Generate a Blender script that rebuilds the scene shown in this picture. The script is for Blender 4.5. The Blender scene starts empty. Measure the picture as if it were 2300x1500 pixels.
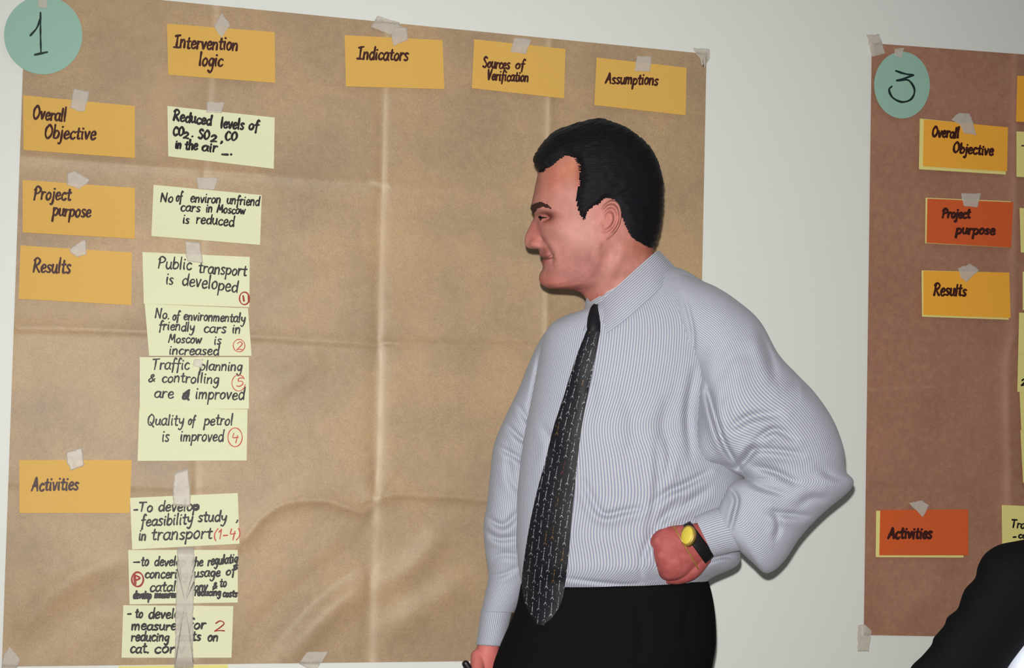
import bpy, bmesh, math, random
import numpy as np
from mathutils import Vector, Matrix
from mathutils.bvhtree import BVHTree

# ------------------------------------------------------------------ camera, light, exposure
SC = bpy.context.scene
COL = SC.collection
F = 3000.0                       # focal length in pixels of a 2300 x 1500 frame
PX, PY = 992.5, 867.45           # principal point
YAW, PIT, ROL = math.radians(13.117), math.radians(1.8055), math.radians(1.4448)
DW, ZC = 2.62, 1.36              # camera to wall, camera height
CAM = np.array([0.0, -DW, ZC])
_fw = np.array([math.sin(YAW)*math.cos(PIT), math.cos(YAW)*math.cos(PIT), math.sin(PIT)])
_r0 = np.array([math.cos(YAW), -math.sin(YAW), 0.0]); _u0 = np.cross(_r0, _fw)
RT = _r0*math.cos(ROL) + _u0*math.sin(ROL); UP = np.cross(RT, _fw); FW = _fw
cd = bpy.data.cameras.new('camera'); cam = bpy.data.objects.new('camera', cd); COL.objects.link(cam)
cd.sensor_fit = 'HORIZONTAL'; cd.sensor_width = 36.0; cd.lens = 36.0*F/2300.0
cd.shift_x = (1150.0-PX)/2300.0; cd.shift_y = (PY-750.0)/2300.0
cd.clip_start = 0.05
m = Matrix.Identity(4)
for i in range(3):
    m[i][0], m[i][1], m[i][2], m[i][3] = RT[i], UP[i], -FW[i], CAM[i]
cam.matrix_world = m
SC.camera = cam
SC.view_settings.view_transform = 'Standard'; SC.view_settings.look = 'None'
SC.view_settings.gamma = 1.0; SC.view_settings.use_curve_mapping = False
SC.view_settings.exposure = 0.0
wd = bpy.data.worlds.new('world'); SC.world = wd; wd.use_nodes = True
wd.node_tree.nodes['Background'].inputs[0].default_value = (0.93, 0.97, 1.0, 1)
wd.node_tree.nodes['Background'].inputs[1].default_value = 0.11
def lamp(name, kind, loc, target, energy, color, **kw):
    l = bpy.data.lights.new(name, kind); l.energy = energy; l.color = color
    for k, v in kw.items(): setattr(l, k, v)
    o = bpy.data.objects.new(name, l); COL.objects.link(o); o.location = loc
    d = Vector(target)-Vector(loc); o.rotation_euler = d.to_track_quat('-Z', 'Y').to_euler()
    return o
_fl = CAM + UP*0.038 - RT*0.007
lamp('camera_flash', 'SPOT', tuple(_fl), (0.75, 0, 1.40), 270.0, (1.0, 0.985, 0.95),
     shadow_soft_size=0.007, spot_size=math.radians(100), spot_blend=1.0)
lamp('overhead_fill', 'AREA', (0.9, -1.7, 2.95), (0.9, -0.6, 0), 3.0, (1.0, 0.93, 0.84), shape='RECTANGLE', size=1.2, size_y=0.6)  # soft fill added overhead, no fixture there

# ------------------------------------------------------------------ projection helpers
def ray(u, v):
    u = np.asarray(u, float); v = np.asarray(v, float)
    return ((u-PX)/F)[..., None]*RT - ((v-PY)/F)[..., None]*UP + FW
def P(u, v, d):                  # point at depth d (metres along the view axis)
    return CAM + ray(u, v)*np.asarray(d, float)[..., None]
def W(u, v, off=0.0):            # point in front of the wall plane by off metres
    r = ray(u, v); t = (DW-np.asarray(off, float))/r[..., 1]
    return CAM + r*t[..., None]
def proj(p):
    q = np.asarray(p, float)-CAM; z = q@FW
    return PX+F*(q@RT)/z, PY-F*(q@UP)/z, z

# ------------------------------------------------------------------ objects and materials
def srgb(c):
    def f(x):
        x /= 255.0
        return x/12.92 if x <= 0.04045 else ((x+0.055)/1.055)**2.4
    return tuple(f(x) for x in c)
def new_obj(name, me, mat=None, parent=None):
    o = bpy.data.objects.new(name, me); COL.objects.link(o)
    if mat is not None: me.materials.append(mat)
    if parent is not None: o.parent = parent
    return o
def tag(o, label=None, cat=None, group=None, kind=None):
    if label: o['label'] = label
    if cat: o['category'] = cat
    if group: o['group'] = group
    if kind: o['kind'] = kind
    return o
def empty(name, loc):
    o = bpy.data.objects.new(name, None); COL.objects.link(o); o.location = loc
    o.empty_display_size = 0.05
    return o
def keep(o):                     # child meshes hold world coordinates: undo the parent's offset
    if o.parent is not None:
        q = Vector((0, 0, 0)); p = o.parent
        while p is not None: q += p.location; p = p.parent
        o.location = -q
    return o
def mesh_from(verts, faces, smooth=True, uvs=None, fix=False):
    me = bpy.data.meshes.new('m')
    me.from_pydata([tuple(map(float, v)) for v in verts], [], [tuple(map(int, f)) for f in faces])
    if uvs is not None:
        ul = me.uv_layers.new(name='UVMap')
        li = np.empty(len(me.loops), dtype=np.int32); me.loops.foreach_get('vertex_index', li)
        ul.data.foreach_set('uv', np.asarray(uvs, np.float32)[li].ravel())
    if fix:
        bm = bmesh.new(); bm.from_mesh(me)
        bmesh.ops.recalc_face_normals(bm, faces=bm.faces[:]); bm.to_mesh(me); bm.free()
    me.polygons.foreach_set('use_smooth', [smooth]*len(me.polygons))
    me.update()
    return me
def part(name, me, mat, parent, label=None):
    o = keep(new_obj(name, me, mat, parent))
    if label: o['label'] = label
    return o

def node_mat(name):
    mt = bpy.data.materials.new(name); mt.use_nodes = True
    nt = mt.node_tree; b = nt.nodes['Principled BSDF']
    return mt, nt, b
def nd(nt, t, **kw):
    n = nt.nodes.new(t)
    for k, v in kw.items():
        if k.startswith('i_'): n.inputs[int(k[2:])].default_value = v
        else: setattr(n, k, v)
    return n
def math_n(nt, op, a, b=None, c=None):
    n = nt.nodes.new('ShaderNodeMath'); n.operation = op
    for i, x in enumerate((a, b, c)):
        if x is None: continue
        if isinstance(x, (int, float)): n.inputs[i].default_value = x
        else: nt.links.new(x, n.inputs[i])
    return n.outputs[0]
def mixc(nt, fac, a, b, blend='MIX'):
    n = nt.nodes.new('ShaderNodeMix'); n.data_type = 'RGBA'; n.blend_type = blend
    for i, x in ((0, fac), (6, a), (7, b)):
        if isinstance(x, (int, float)): n.inputs[i].default_value = x
        elif isinstance(x, tuple): n.inputs[i].default_value = (*x[:3], 1)
        else: nt.links.new(x, n.inputs[i])
    return n.outputs[2]
def noise(nt, scale, detail=3, rough=0.55, vec=None):
    n = nt.nodes.new('ShaderNodeTexNoise'); n.inputs['Scale'].default_value = scale
    n.inputs['Detail'].default_value = detail; n.inputs['Roughness'].default_value = rough
    if vec is None:
        g = nt.nodes.new('ShaderNodeTexCoord'); vec = g.outputs['Object']
    nt.links.new(vec, n.inputs['Vector'])
    return n.outputs['Fac']
def ramp(nt, fac, a, b):         # smooth 0..1 between a and b
    n = nt.nodes.new('ShaderNodeMapRange'); n.interpolation_type = 'SMOOTHSTEP'
    nt.links.new(fac, n.inputs[0]); n.inputs[1].default_value = a; n.inputs[2].default_value = b
    return n.outputs[0]
def bump(nt, b, fac, strength, dist=0.002):
    n = nt.nodes.new('ShaderNodeBump'); n.inputs['Strength'].default_value = strength; n.inputs['Distance'].default_value = dist
    nt.links.new(fac, n.inputs['Height']); nt.links.new(n.outputs[0], b.inputs['Normal'])
def plain(name, c, rough=0.6, spec=0.3, var=0.06, scale=60, bmp=0.0, metal=0.0):
    mt, nt, b = node_mat(name)
    c = srgb(c); f = noise(nt, scale)
    col = mixc(nt, f, tuple(x*(1-var) for x in c), tuple(min(1, x*(1+var)) for x in c))
    nt.links.new(col, b.inputs['Base Color']); b.inputs['Roughness'].default_value = rough
    b.inputs['Specular IOR Level'].default_value = spec; b.inputs['Metallic'].default_value = metal
    if bmp: bump(nt, b, f, bmp)
    return mt
def kraft(name, c1, c2, fold_sheen):
    mt, nt, b = node_mat(name)
    big = noise(nt, 5.0, 4); fine = noise(nt, 420, 2, 0.7); mid = noise(nt, 70, 3)
    col = mixc(nt, ramp(nt, big, 0.3, 0.72), srgb(c1), srgb(c2))
    col = mixc(nt, math_n(nt, 'MULTIPLY', ramp(nt, fine, 0.3, 0.72), 0.30), col, srgb((96, 74, 50)))
    col = mixc(nt, math_n(nt, 'MULTIPLY', ramp(nt, mid, 0.3, 0.85), 0.10), col, srgb((226, 194, 150)))
    at = nd(nt, 'ShaderNodeAttribute', attribute_name='fold_sheen')
    col = mixc(nt, at.outputs['Fac'], col, srgb(fold_sheen))  # fold highlights mixed into the base colour
    nt.links.new(col, b.inputs['Base Color']); b.inputs['Roughness'].default_value = 0.5
    b.inputs['Specular IOR Level'].default_value = 0.38
    bump(nt, b, math_n(nt, 'ADD', noise(nt, 26, 4), math_n(nt, 'MULTIPLY', fine, 0.15)), 0.22, 0.004)
    return mt
def tape_mat():
    mt, nt, b = node_mat('masking_tape')
    f = noise(nt, 90, 3)
    nt.links.new(mixc(nt, f, srgb((206, 196, 182)), srgb((232, 224, 212))), b.inputs['Base Color'])
    b.inputs['Roughness'].default_value = 0.42; b.inputs['Alpha'].default_value = 0.46
    return mt
M = {}
M['wall'] = plain('painted_wall', (219, 221, 215), 0.55, 0.3, 0.012, 30, 0.05)
M['floor'] = plain('floor_carpet', (120, 112, 102), 0.9, 0.1, 0.15, 150)
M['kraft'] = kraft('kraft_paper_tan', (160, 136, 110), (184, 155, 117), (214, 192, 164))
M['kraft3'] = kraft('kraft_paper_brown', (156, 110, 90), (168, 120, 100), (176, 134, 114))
M['orange'] = plain('card_golden', (212, 168, 84), 0.6, 0.25, 0.04, 200)
M['orange3'] = plain('card_amber', (236, 168, 58), 0.6, 0.25, 0.04, 200)
M['red'] = plain('card_vermilion', (205, 91, 45), 0.6, 0.25, 0.04, 200)
M['yellow'] = plain('card_pale_yellow', (218, 219, 182), 0.6, 0.25, 0.03, 200)
M['yellow3'] = plain('card_lemon', (224, 214, 134), 0.6, 0.25, 0.03, 200)
M['green'] = plain('card_turquoise', (146, 182, 166), 0.6, 0.25, 0.03, 200)
M['ink_brown'] = plain('marker_ink_brown', (62, 26, 20), 0.5, 0.3, 0.2, 300)
M['ink_black'] = plain('marker_ink_black', (30, 26, 26), 0.5, 0.3, 0.2, 300)
M['ink_green'] = plain('marker_ink_dark', (24, 44, 42), 0.5, 0.3, 0.2, 300)
M['ink_red'] = plain('marker_ink_red', (186, 70, 58), 0.5, 0.3, 0.2, 300)
M['ink_dkred'] = plain('marker_ink_dark_red', (150, 28, 30), 0.5, 0.3, 0.2, 300)
M['tape'] = tape_mat()

# ------------------------------------------------------------------ the room
def box_mesh(x0, x1, y0, y1, z0, z1):
    v = [(x, y, z) for x in (x0, x1) for y in (y0, y1) for z in (z0, z1)]
    f = [(0, 1, 3, 2), (4, 6, 7, 5), (0, 4, 5, 1), (2, 3, 7, 6), (0, 2, 6, 4), (1, 5, 7, 3)]
    return mesh_from(v, f, False)
tag(new_obj('wall_back', box_mesh(-1.6, 3.8, 0, 0.12, -0.0, 3.0), M['wall']), kind='structure')
tag(new_obj('floor', box_mesh(-1.6, 3.8, -3.6, 0.12, -0.1, -0.0), M['floor']), kind='structure')

# ------------------------------------------------------------------ small curve tools
def catmull(pts, step=None, n=None, closed=False):
    p = np.asarray(pts, float)
    if len(p) < 3 and not closed:
        k = n or max(2, int(np.linalg.norm(p[-1]-p[0])/(step or 1))+1)
        t = np.linspace(0, 1, k)[:, None]; return p[0]*(1-t)+p[-1]*t
    if closed: q = np.vstack([p[-1], p, p[0], p[1]])
    else: q = np.vstack([2*p[0]-p[1], p, 2*p[-1]-p[-2]])
    out = []
    segs = len(q)-3
    for i in range(segs):
        a, b, c, d = q[i:i+4]
        k = n or max(2, int(np.ceil(np.linalg.norm(c-b)/(step or 1))))
        for t in np.arange(k)/k:
            out.append(0.5*((2*b)+(c-a)*t+(2*a-5*b+4*c-d)*t*t+(3*b-a-3*c+d)*t**3))
    if not closed: out.append(q[-2])
    return np.array(out)
def poly_dist(u, v, pts):        # unsigned distance, signed side, fraction along, for arrays u, v
    pts = np.asarray(pts, float); best = np.full(u.shape, 1e9); side = np.zeros(u.shape); tt = np.zeros(u.shape)
    L = np.linalg.norm(np.diff(pts, axis=0), axis=1); S = np.concatenate([[0], np.cumsum(L)])
    for i in range(len(pts)-1):
        a, b = pts[i], pts[i+1]; e = b-a; l2 = max(e@e, 1e-9)
        t = np.clip(((u-a[0])*e[0]+(v-a[1])*e[1])/l2, 0, 1)
        dx = u-a[0]-t*e[0]; dy = v-a[1]-t*e[1]; d = np.hypot(dx, dy)
        k = d < best
        best = np.where(k, d, best); side = np.where(k, np.sign(e[0]*dy-e[1]*dx), side)
        tt = np.where(k, (S[i]+t*L[i])/S[-1], tt)
    return best, side, tt
def in_poly(u, v, poly):
    poly = np.asarray(poly, float); r = np.zeros(u.shape, bool); n = len(poly)
    for i in range(n):
        x0, y0 = poly[i]; x1, y1 = poly[(i+1) % n]
        c = ((y0 > v) != (y1 > v)) & (u < (x1-x0)*(v-y0)/((y1-y0) if abs(y1-y0) > 1e-9 else 1e-9)+x0)
        r ^= c
    return r
def hash_noise(u, v, s, seed=0):  # smooth value noise on a lattice of spacing s
    rs = np.random.RandomState(seed); T = rs.rand(64, 64)
    x = u/s; y = v/s; i = np.floor(x).astype(int); j = np.floor(y).astype(int); a = x-i; b = y-j
    a = a*a*(3-2*a); b = b*b*(3-2*b)
    g = lambda p, q: T[p % 64, q % 64]
    return (g(i, j)*(1-a)+g(i+1, j)*a)*(1-b)+(g(i, j+1)*(1-a)+g(i+1, j+1)*a)*b-0.5

# ------------------------------------------------------------------ the two kraft paper sheets
SHEET1 = [(58, -30), (1587, 121), (1560, 1479), (4, 1497)]
SHEET3 = [(1958, 97), (2760, 156), (2740, 1440), (1940, 1426)]
def bil(q, s, t):
    q = np.asarray(q, float); s = np.asarray(s)[..., None]; t = np.asarray(t)[..., None]
    return q[0]*(1-s)*(1-t)+q[1]*s*(1-t)+q[2]*s*t+q[3]*(1-s)*t
# (polyline, amp mm, sigma px left/above, sigma px right/below)  amp > 0 ridge, < 0 valley
CR1 = [([(480, 20), (470, 180), (462, 330), (458, 420), (452, 560), (448, 700), (444, 900), (440, 1100), (436, 1470)], -2.2, 12, 10),
       ([(866, 60), (862, 200), (858, 400), (852, 600), (850, 760)], -3.6, 10, 11),
       ([(850, 770), (848, 900), (845, 1040), (843, 1122)], -4.2, 10, 12),
       ([(838, 1130), (834, 1250), (830, 1360), (826, 1475)], -4.0, 14, 14),
       ([(1238, 90), (1236, 200), (1232, 500), (1228, 800), (1224, 1100), (1215, 1470)], 2.6, 10, 26),
       ([(1400, 790), (1175, 777), (1000, 772), (866, 768)], 3.0, 26, 7),
       ([(850, 774), (700, 766), (560, 757), (320, 746), (40, 738)], 3.4, 7, 26),
       ([(1240, 426), (1050, 424), (870, 418)], 1.2, 14, 10),
       ([(852, 414), (700, 405), (560, 392), (300, 372), (46, 352)], 2.6, 10, 26),
       ([(1140, 1128), (1050, 1120), (960, 1115), (890, 1112), (845, 1124)], 5.0, 9, 26),
       ([(846, 1126), (825, 1150), (790, 1146), (740, 1128), (690, 1126), (640, 1134), (590, 1166), (556, 1208)], 5.5, 12, 30),
       ([(430, 1098), (300, 1092), (20, 1084)], 2.2, 10, 24)]
BROAD1 = [([(640, 1490), (700, 1420), (760, 1360), (840, 1310)], 6.0, 30), ([(560, 1480), (640, 1380), (740, 1300), (830, 1220)], -3.5, 36),
          ([(860, 1320), (930, 1270), (1000, 1190)], 4.5, 28), ([(870, 1420), (960, 1360), (1060, 1300)], 4.5, 34),
          ([(40, 1420), (110, 1340), (190, 1290), (280, 1260)], 3.6, 26), ([(60, 1480), (150, 1400), (260, 1330)], -1.8, 30),
          ([(590, 900), (660, 840), (730, 800)], 2.5, 30), ([(600, 700), (700, 640), (830, 600)], 1.8, 34), ([(880, 700), (1000, 640), (1150, 600)], -1.8, 50)]
CR3 = [([(2282, 120), (2280, 300), (2278, 500), (2276, 740)], 3.2, 14, 14),
       ([(2276, 760), (2266, 800), (2264, 900), (2268, 1080), (2270, 1420)], 3.2, 18, 10),
       ([(2600, 782), (2270, 768), (2120, 764), (1950, 758)], 3.4, 6, 20),
       ([(2600, 452), (2290, 440), (2120, 436), (1956, 438)], 2.4, 8, 26),
       ([(2600, 1120), (2290, 1106), (2120, 1084), (1945, 1078)], 2.4, 9, 22),
       ([(1952, 876), (2020, 872), (2130, 866)], 0.9, 5, 8)]
BROAD3 = [([(2000, 1400), (2090, 1330), (2140, 1260)], 2.2, 26), ([(2090, 1000), (2160, 900), (2220, 840)], -1.6, 40)]
def sheet_h(u, v, cr, br, seed):
    h = np.full(u.shape, 3.2)
    for pts, a, s0, s1 in cr:
        d, sd, t = poly_dist(u, v, catmull(pts, step=14))
        h += 1.5*a*np.exp(-d/np.where(sd > 0, s1, s0))
    for pts, a, s in br:
        d, sd, t = poly_dist(u, v, catmull(pts, step=14))
        h += 1.6*a*np.exp(-(d/s)**2)*np.sin(np.pi*np.clip(t*0.96+0.02, 0, 1))**0.5
    h += 1.6*hash_noise(u, v, 170, seed)+0.8*hash_noise(u+0.5*v, v-0.4*u, 62, seed+1)+0.25*hash_noise(u, v, 22, seed+2)
    return np.maximum(h, 0.9)/1000.0
def grid_sheet(name, quad, nx, ny, hfun, mat, thick=0.0004):
    s, t = np.meshgrid(np.linspace(0, 1, nx), np.linspace(0, 1, ny)); p = bil(quad, s, t)
    h = hfun(p[..., 0], p[..., 1]); a = W(p[..., 0], p[..., 1], h).reshape(-1, 3)
    b = W(p[..., 0], p[..., 1], h-thick).reshape(-1, 3)
    return closed_grid(a, b, nx, ny)
def closed_grid(a, b, nx, ny, uvs=None):
    N = nx*ny; fs = []
    for j in range(ny-1):
        for i in range(nx-1):
            k = j*nx+i
            fs.append((k, k+nx, k+nx+1, k+1)); fs.append((N+k, N+k+1, N+k+nx+1, N+k+nx))
    ring = [i for i in range(nx)]+[j*nx+nx-1 for j in range(1, ny)]+[(ny-1)*nx+i for i in range(nx-2, -1, -1)]+[j*nx for j in range(ny-2, 0, -1)]
    K = len(ring); V = np.vstack([a, b, np.asarray(a)[ring], np.asarray(b)[ring]])      # rim with its own vertices: crisp paper edge
    for k in range(K):
        x, y = 2*N+k, 2*N+(k+1) % K; fs.append((x, y, K+y, K+x))
    if uvs is not None: uvs = np.vstack([uvs, uvs, uvs[ring], uvs[ring]])
    return mesh_from(V, fs, True, uvs)
def fold_sheen(o, lines):           # bright sheen of the folds, put into the paper colour as pale lines
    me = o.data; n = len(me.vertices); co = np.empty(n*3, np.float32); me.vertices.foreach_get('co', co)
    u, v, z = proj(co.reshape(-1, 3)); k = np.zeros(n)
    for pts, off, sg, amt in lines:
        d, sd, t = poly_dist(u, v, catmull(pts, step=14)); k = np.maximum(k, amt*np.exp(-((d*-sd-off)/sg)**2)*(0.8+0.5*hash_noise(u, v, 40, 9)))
    me.attributes.new('fold_sheen', 'FLOAT', 'POINT').data.foreach_set('value', k.astype(np.float32))
o = new_obj('kraft_paper_sheet', grid_sheet('s', SHEET1, 270, 255, lambda u, v: sheet_h(u, v, CR1, BROAD1, 3), None), M['kraft'])
fold_sheen(o, [(CR1[0][0], 7, 7, 0.4), (CR1[1][0], 5, 5, 0.6), (CR1[2][0], 6, 6, 0.75), (CR1[3][0], 9, 9, 0.5), (CR1[4][0], -5, 5, 0.5), ([(870, 418), (852, 414), (835, 410)], 0, 5, 0.5)])
tag(o, 'large creased tan kraft paper sheet behind the man, numbered 1', 'paper sheet', 'kraft paper sheets taped to the wall')
o = new_obj('kraft_paper_sheet', grid_sheet('s', SHEET3, 140, 230, lambda u, v: sheet_h(u, v, CR3, BROAD3, 11), None), M['kraft3'])
fold_sheen(o, [(CR3[0][0], 0, 8, 0.6), (CR3[1][0], -6, 12, 0.6), (CR3[5][0], 0, 2.5, 0.5)])
tag(o, 'darker reddish brown kraft paper sheet on the right, numbered 3', 'paper sheet', 'kraft paper sheets taped to the wall')

# ------------------------------------------------------------------ handwriting: a single stroke alphabet (x-height 1, baseline 0)
G = {
'a': (.85, '.75,.85 .45,1 .1,.7 .1,.2 .4,0 .7,.35 .76,.95|.76,.95 .72,.25 .9,0'),
'b': (.8, '.1,1.75 .1,.9 .1,.05|.1,.6 .4,1 .75,.7 .65,.15 .3,0 .1,.15'),
'c': (.7, '.68,.85 .4,1 .1,.6 .2,.1 .5,0 .72,.2'),
'd': (.85, '.72,.8 .4,1 .1,.6 .2,.1 .45,0 .75,.4|.78,1.75 .75,.8 .8,0'),
'e': (.75, '.1,.5 .65,.6 .6,.95 .35,1 .1,.6 .2,.1 .45,0 .75,.2'),
'f': (.6, '.65,1.6 .45,1.8 .3,1.3 .28,.5 .25,-.5|.05,.9 .6,.95'),
'g': (.8, '.7,.85 .4,1 .1,.6 .3,.1 .6,.3 .72,.95|.72,.95 .68,-.3 .4,-.75 .1,-.5'),
'h': (.8, '.1,1.75 .1,.8 .1,0|.1,.6 .4,1 .65,.8 .68,0'),
'i': (.35, '.15,1 .14,.4 .22,0|.15,1.4 .2,1.46'),
'j': (.4, '.25,1 .24,-.2 .1,-.7 -.1,-.6|.25,1.4 .29,1.46'),
'k': (.75, '.1,1.75 .1,0|.65,.95 .15,.5 .7,0'),
'l': (.35, '.15,1.75 .14,.6 .18,0'),
'm': (1.2, '.08,1 .1,0|.1,.6 .35,1 .52,.8 .54,0|.54,.6 .8,1 1,.8 1.05,0'),
'n': (.82, '.08,1 .1,0|.1,.6 .4,1 .65,.8 .68,0'),
'o': (.78, '.4,1 .1,.65 .15,.15 .42,0 .7,.35 .65,.85 .38,1'),
'p': (.8, '.1,1 .1,.2 .08,-.75|.1,.6 .4,1 .75,.7 .62,.15 .3,.05 .1,.2'),
'q': (.8, '.7,.85 .4,1 .1,.6 .3,.05 .65,.4 .72,.95|.72,.95 .7,-.2 .72,-.75'),
'r': (.6, '.1,1 .12,0|.12,.55 .35,.95 .6,.9'),
's': (.65, '.6,.9 .35,1 .12,.8 .35,.52 .58,.28 .4,.02 .08,.1'),
't': (.6, '.3,1.5 .28,.5 .35,.05 .6,.1|.02,1 .58,1.05'),
'u': (.82, '.1,1 .1,.3 .35,0 .65,.35 .68,1|.68,1 .68,.3 .82,0'),
'v': (.7, '.05,1 .2,.5 .33,0 .5,.5 .65,1.02'),
'w': (1.05, '.05,1 .15,.4 .27,0 .4,.4 .5,.85 .62,.35 .75,0 .88,.5 1,1'),
'y': (.8, '.08,1 .15,.45 .4,.3 .68,.6|.72,1 .65,-.1 .4,-.7 .1,-.55'),
'A': (1, '.0,0 .3,.9 .5,1.75 .68,.9 .9,-.02|.1,.6 .8,.65'),
'C': (.95, '.85,1.4 .5,1.7 .12,1.1 .15,.4 .5,0 .9,.3'),
'I': (.8, '.4,1.7 .4,.9 .4,0|.05,1.55 .8,1.7|.0,.05 .8,.02'),
'M': (1.2, '.05,0 .15,.9 .25,1.7 .42,1 .6,.5 .8,1.1 .95,1.7 1,.9 1.1,0'),
'N': (1.1, '.08,0 .1,.9 .12,1.7|.12,1.7 .5,.8 .85,.02|.85,.02 .87,.9 .92,1.75'),
'O': (1.1, '.55,1.7 .15,1.2 .15,.4 .5,0 .95,.5 .95,1.2 .6,1.7 .4,1.6'),
'P': (.95, '.2,1.65 .18,.8 .12,0|.0,1.3 .4,1.75 .9,1.4 .7,.95 .2,.8'),
'Q': (1.1, '.5,1.7 .15,1.2 .15,.4 .5,0 .9,.5 .9,1.3 .5,1.7|.45,.5 .75,.1 1.05,-.25'),
'R': (1, '.15,1.65 .15,.8 .08,0|.0,1.4 .4,1.75 .85,1.4 .6,.95 .2,.85|.3,.85 .6,.4 .95,0'),
'S': (.9, '.8,1.5 .45,1.75 .15,1.35 .5,.9 .8,.5 .5,0 .05,.2'),
'T': (1, '.45,1.6 .45,.8 .4,0|.0,1.55 .95,1.65'),
'V': (.85, '.05,1.65 .2,.8 .35,0 .55,.8 .8,1.7'),
'1': (.5, '.05,1.2 .3,1.7|.3,1.7 .3,.8 .28,0'),
'2': (.8, '.1,1.3 .4,1.7 .7,1.3 .5,.7 .1,0|.1,0 .45,.1 .8,.05'),
'4': (.8, '.2,1.6 .12,.9 .2,.75 .75,.85|.65,1.2 .6,.6 .55,-.2'),
'5': (.7, '.7,1.6 .25,1.55 .2,1 .55,1 .7,.5 .4,.0 .1,.1'),
'(': (.4, '.4,1.8 .1,1 .15,.2 .35,-.3'), ')': (.4, '.1,1.8 .35,1 .3,.2 .05,-.3'),
'&': (.8, '.75,.1 .3,1 .5,1.4 .6,1.1 .1,.4 .3,0 .75,.6'),
'.': (.3, '.12,.02 .2,.1'), ',': (.3, '.2,.15 .18,-.1 .08,-.3'), '-': (.6, '.02,.55 .55,.6'), '_': (.8, '.02,.1 .75,.05'),
"'": (.3, '.15,1.7 .12,1.3'),
}
def glyph(ch):
    w, s = G[ch]
    return w, [np.array([[float(q) for q in p.split(',')] for p in st.split()]) for st in s.split('|')]
class Ink:                       # flat pen strokes lying on a sheet
    def __init__(self, off): self.v = []; self.f = []; self.off = off
    def stroke(self, pts, width, seed=0):
        p = catmull(pts, step=2.2)
        if len(p) < 2: return
        t = np.gradient(p, axis=0); t /= np.maximum(np.linalg.norm(t, axis=1, keepdims=True), 1e-6)
        n = np.stack([-t[:, 1], t[:, 0]], 1)
        e = width/2
        p = np.vstack([p[0]-t[0]*e*0.8, p, p[-1]+t[-1]*e*0.8]); n = np.vstack([n[0], n, n[-1]])
        ww = np.full(len(p), e); ww[0] = ww[-1] = e*0.45
        rs = random.Random(seed); ph = rs.random()*6
        ww *= 1+0.16*np.sin(np.arange(len(p))*0.45+ph)
        a = p+n*ww[:, None]; b = p-n*ww[:, None]; k0 = len(self.v)
        self.off_i = getattr(self, 'off_i', 0)+1
        oo = self.off(p[:, 0], p[:, 1])+0.00035+0.00001*(self.off_i % 20)
        A = W(a[:, 0], a[:, 1], oo); B = W(b[:, 0], b[:, 1], oo)
        for i in range(len(p)): self.v += [A[i], B[i]]
        for i in range(len(p)-1):
            k = k0+2*i; self.f.append((k, k+2, k+3, k+1))
    def word(self, txt, x0, y0, x1, y1, xh, width, slant=0.12):
        gl = [glyph(c) for c in txt]; tot = sum(g[0] for g in gl)+0.12*(len(gl)-1)
        L = math.hypot(x1-x0, y1-y0); sx = L/tot; ex = np.array([(x1-x0)/L, (y1-y0)/L]); ey = np.array([0.02, -1.0])
        rs = random.Random(hash_str(txt)+int(x0)); pen = 0.0
        for w, sts in gl:
            jy = rs.uniform(-.06, .06); js = rs.uniform(.94, 1.08)
            for st in sts:
                q = np.array([x0, y0])+np.outer((pen+st[:, 0])*sx+st[:, 1]*xh*slant, ex)+np.outer((st[:, 1]*js+jy)*xh, ey)
                self.stroke(q, width, rs.randint(0, 999))
            pen += w+0.12
    def loop(self, cx, cy, rx, ry, width, a0=20, a1=400):
        an = np.radians(np.linspace(a0, a1, 18)); self.stroke(np.stack([cx+rx*np.cos(an), cy+ry*np.sin(an)], 1), width)
    def mesh(self): return mesh_from(self.v, self.f, False)
def hash_str(s):
    h = 7
    for c in s: h = (h*31+ord(c)) % 100003
    return h

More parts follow.
